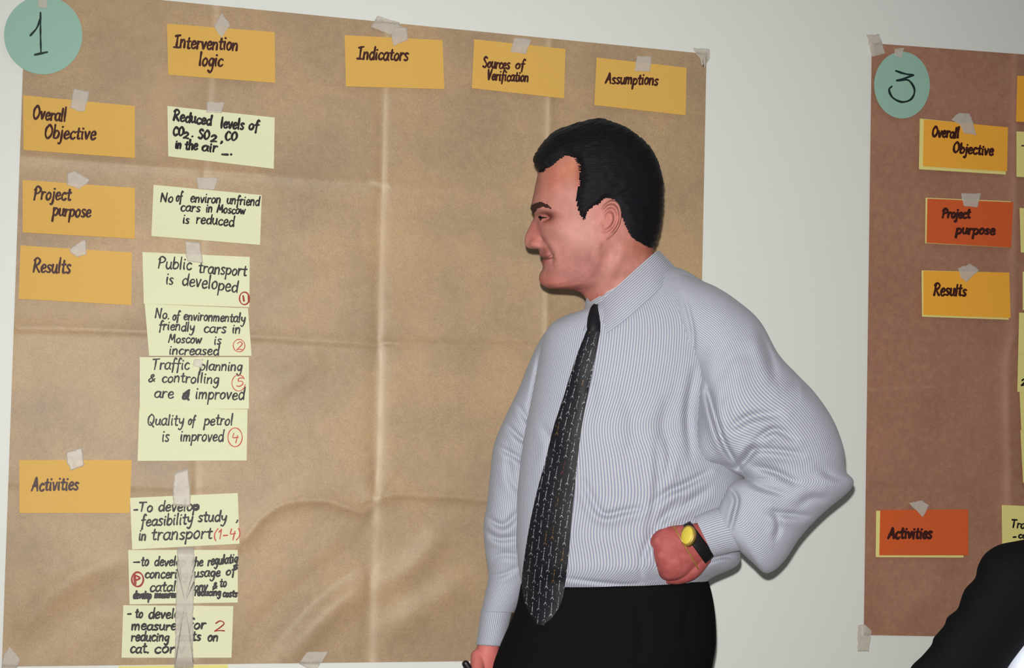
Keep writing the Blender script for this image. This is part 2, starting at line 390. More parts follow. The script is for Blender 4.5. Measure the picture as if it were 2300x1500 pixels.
# ------------------------------------------------------------------ cards
def card_off(quad, base, lift):
    q = np.asarray(quad, float)
    def f(u, v):
        s = np.clip((u-q[0, 0])/(q[1, 0]-q[0, 0]), -0.2, 1.2)
        yt = q[0, 1]*(1-s)+q[1, 1]*s; yb = q[3, 1]*(1-s)+q[2, 1]*s
        t = np.clip((v-yt)/(yb-yt), -0.1, 1.1)
        return base+lift*(0.25*t+0.75*t*t)
    return f
BASE = 0.0095
def card(quad, mat, label, ink=None, words=(), red=(), layer=0, lift=0.007, name='card', group=None, cat='card', width=4.6, extra=None, disc=False):
    off = card_off(quad, BASE+0.0009*layer, lift)
    root = empty(name, tuple(W(np.array(np.mean([p[0] for p in quad])), np.array(np.mean([p[1] for p in quad])), 0.0)))
    tag(root, label, cat, group)
    if disc:
        cx, cy, rx, ry = disc; n = 64; vs = []; fs = []
        for lay, th in ((0, 0), (1, 0.0005)):
            for k in range(n):
                a = 2*math.pi*k/n; u, v = cx+rx*math.cos(a), cy+ry*math.sin(a)
                vs.append(W(np.array(u), np.array(v), off(np.array(u), np.array(v))-th))
        fs = [tuple(range(n))[::-1], tuple(range(n, 2*n))]+[(k, (k+1) % n, n+(k+1) % n, n+k) for k in range(n)]
        me = mesh_from(vs, fs, False, fix=True)
    else:
        s, t = np.meshgrid(np.linspace(0, 1, 15), np.linspace(0, 1, 9)); p = bil(quad, s, t)
        h = off(p[..., 0], p[..., 1])+0.0006*hash_noise(p[..., 0], p[..., 1], 70, int(quad[0][0]) % 17)*(t)
        a = W(p[..., 0], p[..., 1], h).reshape(-1, 3); b = W(p[..., 0], p[..., 1], h-0.0005).reshape(-1, 3)
        me = closed_grid(a, b, 15, 9)
    part('paper', me, mat, root)
    if words or extra:
        k = Ink(lambda u, v: off(u, v)+0.0004)
        for w in words: k.word(w[0], *w[1:6], width if len(w) < 7 else w[6])
        if extra: extra(k)
        part('handwriting', k.mesh(), ink, root)
    if red:
        mt, fn = red; k = Ink(lambda u, v: off(u, v)+0.0007); fn(k); part('red_marking', k.mesh(), mt, root, 'handwritten mark in red ink')
    return root
OR, YE = 'golden heading cards on the left sheet', 'pale yellow notes on the left sheet'
o_ = dict(mat=M['orange'], ink=M['ink_brown'], group=OR)
card([(375, 53), (617, 72), (618, 186), (378, 168)], label='golden card reading Intervention logic at the top of the left sheet', width=4.8,
     words=[('Intervention', 390, 107, 533, 113, 17), ('logic', 446, 147, 499, 149, 17)], **o_)
card([(774, 79), (994, 90), (998, 200), (777, 194)], label='golden card reading Indicators at the top of the left sheet', width=4.6,
     words=[('Indicators', 802, 133, 916, 136, 16)], **o_)
card([(1065, 88), (1270, 110), (1267, 221), (1060, 198)], label='golden card reading Sources of Verification at the top of the left sheet', width=4.2,
     words=[('Sources', 1084, 151, 1144, 155, 13), ('of', 1157, 154, 1177, 155, 12), ('Verification', 1094, 179, 1186, 184, 13)], **o_)
card([(1340, 129), (1542, 152), (1540, 259), (1335, 236)], label='golden card reading Assumptions above the man\'s head', width=4.2,
     words=[('Assumptions', 1360, 187, 1477, 191, 14)], **o_)
card([(52, 214), (303, 238), (303, 355), (53, 337)], label='golden card reading Overall Objective on the left sheet', width=4.8, lift=0.011,
     words=[('Overall', 73, 267, 147, 273, 17), ('Objective', 99, 310, 214, 313, 17)], **o_)
card([(51, 404), (303, 422), (303, 536), (51, 522)], label='golden card reading Project purpose on the left sheet', width=4.8, lift=0.010,
     words=[('Project', 75, 448, 158, 449, 17), ('purpose', 118, 484, 203, 488, 16)], **o_)
card([(46, 551), (296, 567), (295, 685), (42, 671)], label='golden card reading Results on the left sheet', width=4.8,
     words=[('Results', 74, 611, 157, 614, 18)], **o_)
card([(43, 1033), (296, 1033), (291, 1152), (44, 1152)], label='golden card reading Activities near the lower left edge', width=4.8, layer=-1,
     words=[('Activities', 71, 1102, 175, 1100, 17)], **o_)
y_ = dict(mat=M['yellow'], ink=M['ink_black'], group=YE, name='note_card', cat='card')
def scr(pts, w=4): return lambda k: k.stroke(pts, w)
card([(376, 238), (617, 264), (615, 379), (378, 351)], label='pale yellow note reading Reduced levels of CO2, under Intervention logic', width=5.0, lift=0.010,
     words=[('Reduced', 389, 270, 474, 281, 13.5), ('levels', 495, 287, 547, 290, 13), ('of', 558, 291, 580, 292, 13),
            ('CO', 388, 303, 412, 306, 11), ('2', 411, 309, 423, 311, 8), ('.', 430, 307, 434, 307, 10), ('SO', 445, 311, 470, 313, 11), ('2', 472, 317, 486, 318, 8), (',', 495, 319, 500, 319, 10),
            ('CO', 505, 315, 532, 316, 11), ('in', 393, 333, 406, 334, 11), ('the', 415, 335, 443, 336, 12), ('air', 453, 339, 487, 341, 12), ('_', 498, 348, 513, 348, 10), ('.', 517, 347, 521, 347, 8)], **y_)
card([(345, 415), (588, 438), (584, 550), (340, 530)], label='pale yellow note about reducing unfriendly cars, beside Project purpose', width=3.6, lift=0.010,
     words=[('No', 360, 453, 388, 454, 12), ('of', 395, 452, 408, 452, 12), ('environ', 427, 454, 495, 456, 12), ('unfriend', 509, 458, 582, 462, 12),
            ('cars', 405, 474, 449, 476, 12), ('in', 462, 477, 476, 477, 11), ('Moscow', 487, 477, 550, 481, 11), ('is', 410, 501, 424, 502, 12), ('reduced', 440, 501, 525, 508, 13)], **y_)
card([(320, 566), (561, 577), (560, 690), (323, 682)], label='pale yellow note reading Public transport is developed', width=3.6, layer=2, lift=0.004,
     words=[('Public', 354, 602, 429, 606, 15), ('transport', 445, 612, 553, 620, 15), ('is', 372, 638, 388, 639, 15), ('developed', 408, 640, 533, 656, 16)],
     red=(M['ink_dkred'], lambda k: (k.loop(549, 670, 11, 14, 3), k.stroke([(546, 664), (548, 676)], 4), k.stroke([(558, 662), (559, 678)], 4))), **y_)
card([(325, 682), (557, 692), (565, 799), (335, 799)], label='pale yellow note reading No. of environmentally friendly cars', width=3.6, layer=1, lift=0.004,
     words=[('No.', 348, 714, 380, 717, 12), ('of', 387, 718, 402, 719, 12), ('environmentaly', 412, 718, 550, 724, 12), ('friendly', 356, 740, 436, 744, 12), ('cars', 457, 746, 507, 748, 13), ('in', 521, 748, 539, 748, 12),
            ('Moscow', 378, 769, 452, 771, 11), ('is', 480, 773, 496, 773, 11), ('increased', 379, 796, 491, 797, 12)],
     red=(M['ink_red'], lambda k: (k.loop(537, 776, 13, 14, 2), k.word('2', 530, 786, 544, 786, 10, 2.4))), **y_)
card([(314, 802), (559, 802), (559, 918), (314, 918)], label='pale yellow note reading Traffic planning and controlling are improved', width=3.6, layer=1, lift=0.005,
     words=[('Traffic', 341, 829, 424, 830, 14), ('planning', 448, 831, 543, 833, 13), ('&', 332, 858, 348, 858, 11), ('controlling', 363, 858, 491, 861, 13),
            ('are', 346, 893, 389, 894, 14), ('improved', 438, 895, 548, 898, 15)],
     extra=lambda k: (k.stroke([(425, 876), (414, 886), (411, 895), (420, 893), (424, 880)], 6), k.stroke([(412, 884), (424, 898)], 5)),
     red=(M['ink_red'], lambda k: (k.loop(536, 860, 15, 18, 2, 10, 330), k.word('5', 529, 868, 545, 868, 11, 2.4))), **y_)
card([(313, 916), (556, 919), (554, 1034), (309, 1035)], label='pale yellow note reading Quality of petrol is improved', width=3.6, layer=0, lift=0.006,
     words=[('Quality', 330, 955, 412, 955, 14), ('of', 422, 954, 437, 954, 13), ('petrol', 458, 954, 522, 955, 14), ('is', 363, 992, 379, 992, 14), ('improved', 404, 990, 501, 991, 14)],
     red=(M['ink_red'], lambda k: (k.loop(528, 982, 16, 21, 2.4), k.word('4', 519, 992, 535, 992, 11, 2.4))), **y_)
card([(292, 1118), (534, 1107), (538, 1221), (297, 1234)], label='pale yellow note about a feasibility study in transport', width=4.0, layer=0, lift=0.005,
     words=[('-', 300, 1150, 309, 1150, 8), ('To', 311, 1148, 342, 1149, 13), ('develop', 355, 1148, 446, 1147, 14), ('feasibility', 316, 1182, 432, 1176, 14), ('study', 444, 1172, 508, 1171, 14), (',', 530, 1170, 535, 1170, 12),
            ('in', 311, 1213, 327, 1213, 14), ('transport', 339, 1213, 475, 1209, 16)],
     extra=lambda k: k.loop(439, 1140, 6, 4, 6),
     red=(M['ink_red'], lambda k: k.word('(1-4)', 479, 1211, 538, 1209, 13, 2.8)), **y_)
card([(288, 1235), (534, 1235), (534, 1353), (291, 1357)], label='pale yellow note about developing regulations, with a circled red mark', width=4.0, layer=0, lift=0.005,
     words=[('-', 299, 1267, 314, 1267, 8), ('to', 316, 1270, 333, 1270, 13), ('develop', 346, 1270, 416, 1271, 12), ('the', 429, 1271, 455, 1271, 12), ('regulatig', 466, 1270, 533, 1263, 12), ('s', 526, 1278, 533, 1278, 10),
            ('concering', 325, 1297, 421, 1299, 12), ('usage', 435, 1296, 494, 1294, 12), ('of', 507, 1291, 528, 1290, 11), ('catal', 336, 1329, 394, 1327, 13), ('conv', 427, 1327, 465, 1326, 12), ('&', 477, 1322, 487, 1322, 9), ('to', 493, 1317, 508, 1317, 11),
            ('develop', 299, 1344, 339, 1344, 10, 4.4), ('measures', 347, 1342, 394, 1342, 9, 4.4), ('reducing', 437, 1337, 495, 1337, 9, 4.4), ('costs', 500, 1340, 532, 1340, 9, 4.4)],
     red=(M['ink_dkred'], lambda k: (k.loop(309, 1301, 13, 16, 4), k.stroke([(302, 1290), (304, 1312)], 6), k.stroke([(305, 1292), (314, 1298), (306, 1303)], 4))), **y_)
card([(277, 1359), (524, 1361), (520, 1477), (273, 1477)], label='pale yellow note about measures, with a red 2, lowest full note', width=4.4, layer=0, lift=0.005,
     words=[('-', 286, 1384, 294, 1384, 8), ('to', 303, 1387, 320, 1387, 12), ('develop', 333, 1389, 416, 1388, 13), ('measures', 295, 1414, 407, 1415, 12), ('for', 422, 1413, 461, 1412, 13), ('reducing', 294, 1439, 379, 1440, 12),
            ('costs', 396, 1440, 450, 1438, 12), ('on', 466, 1439, 489, 1439, 12), ('cat.', 292, 1466, 334, 1466, 13), ('conv', 346, 1466, 414, 1466, 13)],
     red=(M['ink_dkred'], lambda k: k.word('2', 479, 1417, 504, 1417, 14, 3)), **y_)
card([(266, 1496), (512, 1492), (510, 1610), (262, 1612)], mat=M['yellow3'], label='yellow note cut off by the bottom edge of the picture', group=YE, name='note_card', lift=0.004, layer=-1)
# right sheet
BK, ST = 'yellow cards behind the heading cards on the right sheet', 'heading cards on the right sheet'
def pair(q, qb, mat, label, words, width, what):
    card(qb, M['yellow3'], 'yellow card peeking out behind the %s card on the right sheet' % what, group=BK, lift=0.006, layer=-1)
    card(q, mat, label, M['ink_brown'], words, layer=1, lift=0.007, width=width, group=ST)
pair([(2075, 268), (2264, 286), (2262, 385), (2073, 373)], [(2066, 266), (2258, 286), (2259, 392), (2064, 380)], M['orange3'],
     'amber card reading Overall Objective on the right sheet', [('Overall', 2093, 306, 2153, 310, 13), ('Objective', 2140, 342, 2230, 349, 13)], 5.0, 'Overall Objective')
pair([(2083, 446), (2276, 454), (2271, 556), (2081, 545)], [(2079, 444), (2270, 452), (2267, 556), (2078, 546)], M['red'],
     'red orange card reading Project purpose on the right sheet', [('Project', 2116, 488, 2178, 490, 12), ('purpose', 2147, 524, 2234, 527, 12)], 5.4, 'Project purpose')
pair([(2074, 608), (2267, 612), (2270, 714), (2074, 707)], [(2070, 607), (2262, 612), (2266, 718), (2071, 711)], M['orange3'],
     'amber card reading Results on the right sheet', [('Results', 2097, 663, 2169, 665, 15)], 5.0, 'Results')
pair([(1977, 1145), (2175, 1144), (2175, 1247), (1975, 1247)], [(1968, 1147), (2166, 1148), (2164, 1252), (1967, 1251)], M['red'],
     'red orange card reading Activities on the right sheet', [('Activities', 1995, 1209, 2092, 1209, 14)], 5.8, 'Activities')
EG = 'cards cut off by the right edge of the picture'
def edge(x, y0, y1, mat, label, layer=0, words=(), x2=None):
    card([(x, y0), (x+196, y0+10), (x+198, y1+9), ((x2 or x), y1)], mat, label, M['ink_black'], words, group=EG, layer=layer, lift=0.006, width=3.6)
edge(2285, 170, 273, M['orange3'], 'orange card cut off at the right edge, topmost there', x2=2282)
edge(2283, 295, 397, M['yellow3'], 'yellow card at the right edge, just under the orange one', words=[('-', 2294, 332, 2310, 332, 10)])
edge(2290, 467, 567, M['yellow3'], 'yellow card at the right edge, beside the red Project purpose card', x2=2293)
edge(2297, 610, 696, M['yellow3'], 'yellow card at the right edge, beside the amber Results card', layer=1)
edge(2289, 702, 792, M['yellow3'], 'yellow card at the right edge, just below the Results card', layer=2, x2=2287)
edge(2287, 790, 880, M['yellow3'], 'yellow card at the right edge, bearing a small black mark', layer=1, words=[('2', 2293, 866, 2303, 866, 8)], x2=2285)
edge(2290, 880, 966, M['yellow3'], 'yellow card at the right edge, third up from the curled sleeve', layer=0, x2=2294)
edge(2292, 966, 1084, M['yellow3'], 'yellow card at the right edge, above the note over the black sleeve', layer=-1, x2=2298)
card([(2250, 1134), (2447, 1142), (2448, 1240), (2251, 1232)], M['yellow3'], 'pale yellow note just above the black sleeve at lower right', M['ink_black'],
     [('Tra', 2271, 1184, 2302, 1188, 11), ('-', 2275, 1210, 2282, 1210, 8), ('con', 2287, 1208, 2316, 1209, 8)], group=EG, width=3.6)
# numbered discs
card([(9, -9), (185, -9), (185, 167), (9, 167)], M['green'], 'turquoise paper disc bearing the number 1', M['ink_green'], disc=(97, 79, 88, 88), name='number_disc', cat='paper disc', layer=1, lift=0.004,
     group='numbered discs', extra=lambda k: (k.stroke([(91, 28), (91, 75), (92, 118)], 4), k.stroke([(91, 40), (83, 62), (68, 80)], 4.5), k.stroke([(78, 123), (106, 117)], 5)))
card([(1964, 117), (2089, 117), (2089, 266), (1964, 266)], M['green'], 'turquoise paper disc bearing the number 3', M['ink_green'], disc=(2026, 191, 62.5, 75), name='number_disc', cat='paper disc', layer=1, lift=0.004,
     group='numbered discs', extra=lambda k: (k.stroke([(2012, 159), (2030, 165), (2052, 169)], 4.4), k.stroke([(2052, 169), (2034, 175), (2014, 181)], 4),
                                              k.stroke([(2016, 181), (2040, 180), (2054, 201), (2047, 222), (2026, 229), (2005, 219), (1997, 202), (2003, 194)], 4.6)))

# ------------------------------------------------------------------ tape
def tape(poly, label, off_in=0.0112, sheet=None):
    c = np.array(poly, float); ctr = c.mean(0); n = len(c)
    dense = []
    for i in range(n):
        a, b = c[i], c[(i+1) % n]; k = max(2, int(np.linalg.norm(b-a)/5))
        for t in np.arange(k)/k: dense.append(a*(1-t)+b*t)
    dense = np.array(dense); rs = np.random.RandomState(int(abs(ctr[0]*7+ctr[1])) % 9999)
    dense += rs.uniform(-1.1, 1.1, dense.shape); N = len(dense); R = 6
    pts = [ctr]+[ctr+(dense[i]-ctr)*(r/R) for r in range(1, R+1) for i in range(N)]
    pts = np.array(pts)
    if sheet is None: off = np.full(len(pts), off_in)
    else: off = np.where(in_poly(pts[:, 0], pts[:, 1], sheet), 0.0078, 0.0012)
    off = off+(0.0004 if np.ptp(c[:, 1]) < 120 else 0.00003)*hash_noise(pts[:, 0], pts[:, 1], 9, 5)
    a = W(pts[:, 0], pts[:, 1], off); b = W(pts[:, 0], pts[:, 1], off-0.0002); K = len(pts); fs = []
    for i in range(N):
        j = (i+1) % N
        fs.append((0, 1+j, 1+i)); fs.append((K, K+1+i, K+1+j))
        for r in range(R-1):
            x, y = 1+r*N+i, 1+r*N+j; fs.append((x, y, y+N, x+N)); fs.append((K+x, K+x+N, K+y+N, K+y))
        x, y = 1+(R-1)*N+i, 1+(R-1)*N+j; fs.append((x, y, K+y, K+x))
    o = new_obj('tape_piece', mesh_from(np.vstack([a, b]), fs, True, fix=True), M['tape'])
    ctr3 = W(np.array(ctr[0]), np.array(ctr[1]), 0.01)
    o.data.transform(Matrix.Translation(-Vector(ctr3))); o.location = ctr3
    tag(o, label, 'tape', 'pieces of whitish masking tape')
T = 'whitish tape piece holding the %s'
tape([(84, -14), (107, -12), (104, 18), (85, 16)], T % 'disc numbered 1', 0.0128)
tape([(498, 28), (518, 56), (498, 85), (480, 60)], 'whitish diamond of tape above the word Intervention')
tape([(165, 198), (202, 206), (190, 249), (176, 250), (157, 241)], T % 'left Overall Objective card')
tape([(465, 228), (504, 230), (497, 254), (463, 252)], T % 'note reading Reduced levels')
tape([(150, 390), (167, 383), (203, 404), (196, 412), (178, 424), (150, 416)], T % 'left Project purpose card')
tape([(440, 398), (491, 399), (484, 426), (445, 424)], T % 'note about unfriendly cars')
tape([(192, 537), (195, 572), (172, 577), (154, 563), (172, 547)], T % 'left Results card')
tape([(415, 541), (449, 544), (456, 591), (420, 586)], T % 'Public transport note', 0.0132)
tape([(438, 807), (457, 806), (454, 827), (433, 820)], 'small tape piece over the start of the word planning', 0.0128)
tape([(391, 1061), (422, 1050), (429, 1113), (428, 1138), (389, 1136), (388, 1111)], T % 'feasibility study note from above')
tape([(398, 1230), (436, 1228), (438, 1300), (434, 1380), (434, 1500), (392, 1500), (394, 1380), (397, 1300)], 'long vertical tape strip running over the two lowest notes', 0.0175)
tape([(149, 1016), (185, 1004), (189, 1046), (159, 1057), (149, 1034)], T % 'left Activities card')
tape([(848, 35), (872, 44), (897, 49), (904, 66), (878, 78), (832, 60)], 'crumpled tape piece fixing the sheet edge above Indicators', sheet=SHEET1)
tape([(886, 60), (914, 62), (916, 90), (884, 103), (878, 80)], T % 'Indicators card')
tape([(1155, 84), (1194, 88), (1181, 121), (1146, 116)], T % 'Sources of Verification card')
tape([(1430, 125), (1464, 127), (1460, 161), (1426, 159)], T % 'Assumptions card')
tape([(1556, 108), (1593, 110), (1594, 130), (1581, 156), (1572, 132)], 'tape piece on the top right corner of the left sheet', sheet=SHEET1)
tape([(21, 1451), (45, 1479), (38, 1504), (2, 1506), (8, 1470)], 'tape piece on the bottom left corner of the left sheet', sheet=SHEET1)
tape([(688, 1464), (738, 1463), (723, 1488), (708, 1506), (671, 1492)], 'tape piece on the bottom edge of the left sheet', sheet=SHEET1)
tape([(1947, 79), (1975, 77), (1989, 119), (1958, 128)], 'tape piece on the top left corner of the right sheet', sheet=SHEET3)
tape([(2010, 110), (2031, 107), (2027, 131), (2010, 127)], T % 'disc numbered 3', 0.0128)
tape([(2154, 254), (2178, 254), (2186, 275), (2194, 303), (2166, 299), (2158, 282), (2136, 268)], T % 'right Overall Objective card', 0.0125)
tape([(2159, 434), (2203, 434), (2196, 467), (2164, 462)], T % 'right Project purpose card', 0.0125)
tape([(2152, 602), (2180, 592), (2199, 607), (2171, 634), (2158, 624)], T % 'right Results card', 0.0125)
tape([(2041, 1129), (2071, 1124), (2087, 1135), (2073, 1161)], T % 'right Activities card', 0.0125)
tape([(1927, 1404), (1942, 1402), (1958, 1415), (1951, 1463), (1926, 1463)], 'tape piece on the bottom left corner of the right sheet', sheet=SHEET3)
# ------------------------------------------------------------------ people: surfaces are swept between paired outline points, each with its own depth
D0 = 2.1; S0 = F/D0              # man's distance from the camera, pixels per metre there
class Space:                     # (u, v, w): picture position plus pixels towards the camera, at distance d
    def __init__(self, d, du=0.0, dv=0.0, k=1.0, u0=0.0, v0=0.0): self.d = d; self.s = F/d; self.a = (du, dv, k, u0, v0)
    def __call__(self, q):
        q = np.asarray(q, float); du, dv, k, u0, v0 = self.a
        return P(u0+(q[..., 0]-u0)*k+du, v0+(q[..., 1]-v0)*k+dv, self.d-q[..., 2]*k/self.s)
MAN = Space(D0)
def sst(x, a, b):
    t = np.clip((np.asarray(x, float)-a)/(b-a), 0, 1); return t*t*(3-2*t)
def sweep(rows, nper=96, step=5.0, e=1.0):
    """rows: (Au, Av, Bu, Bv, w, front, back) -> grid [R, nper, 3]"""
    r = np.array(rows, float)
    mid = np.hypot(np.diff((r[:, 0]+r[:, 2])/2), np.diff((r[:, 1]+r[:, 3])/2))+0.5*np.hypot(np.diff(r[:, 0]-r[:, 2]), np.diff(r[:, 1]-r[:, 3]))
    q = np.vstack([2*r[0]-r[1], r, 2*r[-1]-r[-2]]); out = []
    for i in range(len(r)-1):
        a, b, c, d = q[i:i+4]; k = max(2, int(np.ceil(mid[i]/step)))
        for t in np.arange(k)/k:
            out.append(0.5*((2*b)+(c-a)*t+(2*a-5*b+4*c-d)*t*t+(3*b-a-3*c+d)*t**3))
    out.append(r[-1]); R = np.array(out)
    ph = 2*np.pi*np.arange(nper)/nper; c = np.cos(ph); s = np.sin(ph)
    al = (1-c)/2
    u = R[:, 0:1]*(1-al)+R[:, 2:3]*al; v = R[:, 1:2]*(1-al)+R[:, 3:4]*al
    w = R[:, 4:5]+np.where(s > 0, R[:, 5:6], R[:, 6:7])*np.sign(s)*np.abs(s)**e
    return np.stack([u, v, w], -1)
def grid_mesh(g, space, cap=True, uv=None, fix=True):
    R, N = g.shape[:2]; v = space(g.reshape(-1, 3)); fs = []
    seam = uv is not None
    for i in range(R-1):
        for j in range(N):
            k = (j+1) % N; fs.append((i*N+j, i*N+k, (i+1)*N+k, (i+1)*N+j))
    v = list(v); uvs = list(uv.reshape(-1, 2)) if seam else None
    if cap:
        for i in (0, R-1):
            v.append(np.mean(v[i*N:(i+1)*N], axis=0)); c = len(v)-1
            if seam: uvs.append(uv[i].mean(0))
            for j in range(N):
                k = (j+1) % N; fs.append((c, i*N+k, i*N+j) if i == 0 else (c, i*N+j, i*N+k))
    return mesh_from(v, fs, True, np.array(uvs) if seam else None, fix=fix)
def sweep_uv(g, space, circ=None):
    R, N = g.shape[:2]; w = space(g.reshape(-1, 3)).reshape(R, N, 3)
    if circ is None: circ = np.mean(np.linalg.norm(np.diff(np.concatenate([w, w[:, :1]], 1), axis=1), axis=2).sum(1))
    L = np.concatenate([[0], np.cumsum(np.linalg.norm(np.diff(w[:, N//4], axis=0), axis=1))])
    j = np.arange(N); a = np.where(j <= N//2, j, N-j)/N*circ      # mirrored at the back so no seam
    return np.stack([np.broadcast_to(a, (R, N)), np.broadcast_to(L[:, None], (R, N))], -1)
def folds(g, strokes, front=True):
    u, v = g[..., 0], g[..., 1]; N = g.shape[1]
    mask = np.zeros(N, bool); mask[:N//2+1] = True
    dw = np.zeros(u.shape)
    for pts, depth, sig, ridge in strokes:
        p = catmull(pts, step=8); d, sd, t = poly_dist(u, v, p)
        tap = np.sin(np.pi*np.clip(t*0.9+0.05, 0, 1))**0.7
        sg = d*sd
        sig = 0.8*sig; dw += 1.7*(-depth*np.exp(-(d/sig)**2)+0.6*ridge*np.exp(-((sg-2.0*sig)/(1.5*sig))**2))*tap
    out = g.copy(); ramp_ = np.sin(2*np.pi*np.arange(N)/N); ramp_ = np.clip(ramp_*2.2, 0, 1)
    out[..., 2] += dw*ramp_
    return out
def tube(pts, rad, n=14, flat=1.0):
    """rounded chain through points (u, v, w) with radii in px; closed"""
    p = catmull(pts, step=4.0); r = np.interp(np.linspace(0, 1, len(p)), np.linspace(0, 1, len(rad)), rad)
    t = np.gradient(p, axis=0); t /= np.linalg.norm(t, axis=1, keepdims=True)
    t0, t1 = t[0], t[-1]; cap = np.array([0.95, 0.8, 0.55, 0.25])
    pre = [(p[0]-t0*r[0]*c, r[0]*math.sqrt(1-c*c)) for c in cap]; post = [(p[-1]+t1*r[-1]*c, r[-1]*math.sqrt(1-c*c)) for c in cap[::-1]]
    C = np.vstack([[x[0] for x in pre], p, [x[0] for x in post]]); Rr = np.concatenate([[x[1] for x in pre], r, [x[1] for x in post]])
    TT = np.vstack([np.repeat(t0[None], 4, 0), t, np.repeat(t1[None], 4, 0)])
    ref = np.array([0.0, 0.0, 1.0]) if abs(t0[2]) < 0.8 else np.array([0.0, 1.0, 0.0])
    out = []
    for c, rr, tt in zip(C, Rr, TT):
        a = np.cross(tt, ref); na = np.linalg.norm(a)
        if na < 1e-4: a = np.cross(tt, np.array([1.0, 0, 0])); na = np.linalg.norm(a)
        a /= na; b = np.cross(tt, a); b /= np.linalg.norm(b); ref = np.cross(a, tt)
        an = 2*np.pi*np.arange(n)/n
        out.append(c+rr*(np.cos(an)[:, None]*a+flat*np.sin(an)[:, None]*b))
    return np.array(out)
def join(meshes):
    bm = bmesh.new()
    for me in meshes: bm.from_mesh(me)
    out = bpy.data.meshes.new('j'); bm.to_mesh(out); bm.free()
    return out
def fuse(meshes, voxel, smooth=3):
    o = bpy.data.objects.new('tmp', join(meshes)); COL.objects.link(o)
    r = o.modifiers.new('r', 'REMESH'); r.mode = 'VOXEL'; r.voxel_size = voxel; r.use_smooth_shade = True
    s = o.modifiers.new('s', 'SMOOTH'); s.factor = 0.5; s.iterations = smooth
    dg = bpy.context.evaluated_depsgraph_get(); dg.update()
    me = bpy.data.meshes.new_from_object(o.evaluated_get(dg))
    bpy.data.objects.remove(o)
    me.polygons.foreach_set('use_smooth', [True]*len(me.polygons))
    return me
def ellipsoid(c, r, n=24):
    th = np.linspace(0.02, np.pi-0.02, n); ph = 2*np.pi*np.arange(2*n)/(2*n)
    return np.stack([c[0]+r[0]*np.sin(th)[:, None]*np.cos(ph), c[1]-r[1]*np.cos(th)[:, None]+0*ph, c[2]+r[2]*np.sin(th)[:, None]*np.sin(ph)], -1)

# ---- head: rows from crown to neck: skull front, skull back, half width, hair front, hair back, hair half width, roundness
HEAD = [((1333, 283), (1357, 283), 12, (1333, 268), (1357, 268), 12, 1.0),
        ((1290, 290), (1402, 298), 48, (1288, 279), (1402, 284), 52, 1.0),
        ((1254, 304), (1434, 320), 74, (1249, 294), (1437, 309), 80, 0.95),
        ((1230, 327), (1458, 346), 90, (1222, 318), (1465, 338), 97, 0.9),
        ((1216, 352), (1470, 374), 98, (1203, 346), (1480, 370), 106, 0.88),
        ((1211, 372), (1475, 395), 102, (1199, 364), (1486, 393), 109, 0.86),
        ((1209, 386), (1477, 412), 104, (1208, 384), (1489, 411), 111, 0.85),
        ((1204, 408), (1478, 432), 106, (1204, 408), (1489, 432), 112, 0.84),
        ((1198, 437), (1477, 456), 107, (1198, 437), (1488, 456), 112, 0.84),
        ((1194, 456), (1475, 474), 107, (1194, 456), (1487, 474), 112, 0.85),
        ((1193, 469), (1474, 485), 107, (1193, 469), (1486, 485), 112, 0.87),
        ((1201, 485), (1472, 497), 107, (1201, 485), (1484, 497), 112, 0.88),
        ((1205, 505), (1469, 512), 106, (1205, 505), (1482, 512), 111, 0.88),
        ((1207, 530), (1466, 530), 104, (1207, 530), (1477, 530), 108, 0.88),
        ((1212, 557), (1465, 549), 100, (1212, 557), (1473, 549), 103, 0.88),
        ((1216, 575), (1468, 561), 96, (1216, 575), (1471, 561), 97, 0.88),
        ((1218, 592), (1470, 573), 91, (1218, 592), (1470, 573), 91, 0.88),
        ((1217, 612), (1473, 587), 85, (1217, 612), (1473, 587), 85, 0.88),
        ((1216, 628), (1475, 597), 80, (1216, 628), (1475, 597), 80, 0.9),
        ((1221, 640), (1477, 604), 75, (1221, 640), (1477, 604), 75, 0.92),
        ((1235, 648), (1478, 610), 71, (1235, 648), (1478, 610), 71, 0.95),
        ((1264, 650), (1480, 617), 68, (1264, 650), (1480, 617), 68, 0.98),
        ((1290, 652), (1482, 625), 67, (1290, 652), (1482, 625), 67, 1.0),
        ((1308, 660), (1484, 633), 67, (1308, 660), (1484, 633), 67, 1.0),
        ((1321, 682), (1487, 646), 70, (1321, 682), (1487, 646), 70, 1.0),
        ((1330, 715), (1492, 690), 78, (1330, 715), (1492, 690), 78, 1.0),
        ((1330, 760), (1500, 740), 84, (1330, 760), (1500, 740), 84, 1.0)]
NP = 220
def head_grids():
    r = np.array([[*a, *b, c, *d, *e_, f, g] for a, b, c, d, e_, f, g in HEAD], float)
    q = np.vstack([2*r[0]-r[1], r, 2*r[-1]-r[-2]]); out = []
    for i in range(len(r)-1):
        a, b, c, d = q[i:i+4]; L = max(math.hypot(*(c[0:2]-b[0:2])), math.hypot(*(c[2:4]-b[2:4]))); k = max(2, int(np.ceil(L/2.2)))
        for t in np.arange(k)/k:
            # linear-ish blend keeps the sharp turns of the profile
            s = 0.5*((2*b)+(c-a)*t+(2*a-5*b+4*c-d)*t*t+(3*b-a-3*c+d)*t**3); l = b*(1-t)+c*t
            out.append(0.65*s+0.35*l)
    R = np.array(out); ph = 2*np.pi*np.arange(NP)/NP; c = np.cos(ph); s = np.sin(ph); al = (1-c)/2
    # finer sampling near the face: warp the angle
    def mk(i, hw):
        u = R[:, i:i+1]*(1-al)+R[:, i+2:i+3]*al; v = R[:, i+1:i+2]*(1-al)+R[:, i+3:i+4]*al
        w = R[:, hw:hw+1]*np.sign(s)*np.abs(s)**R[:, 10:11]
        return np.stack([u, v, w], -1)
    return mk(0, 4), mk(5, 9), R
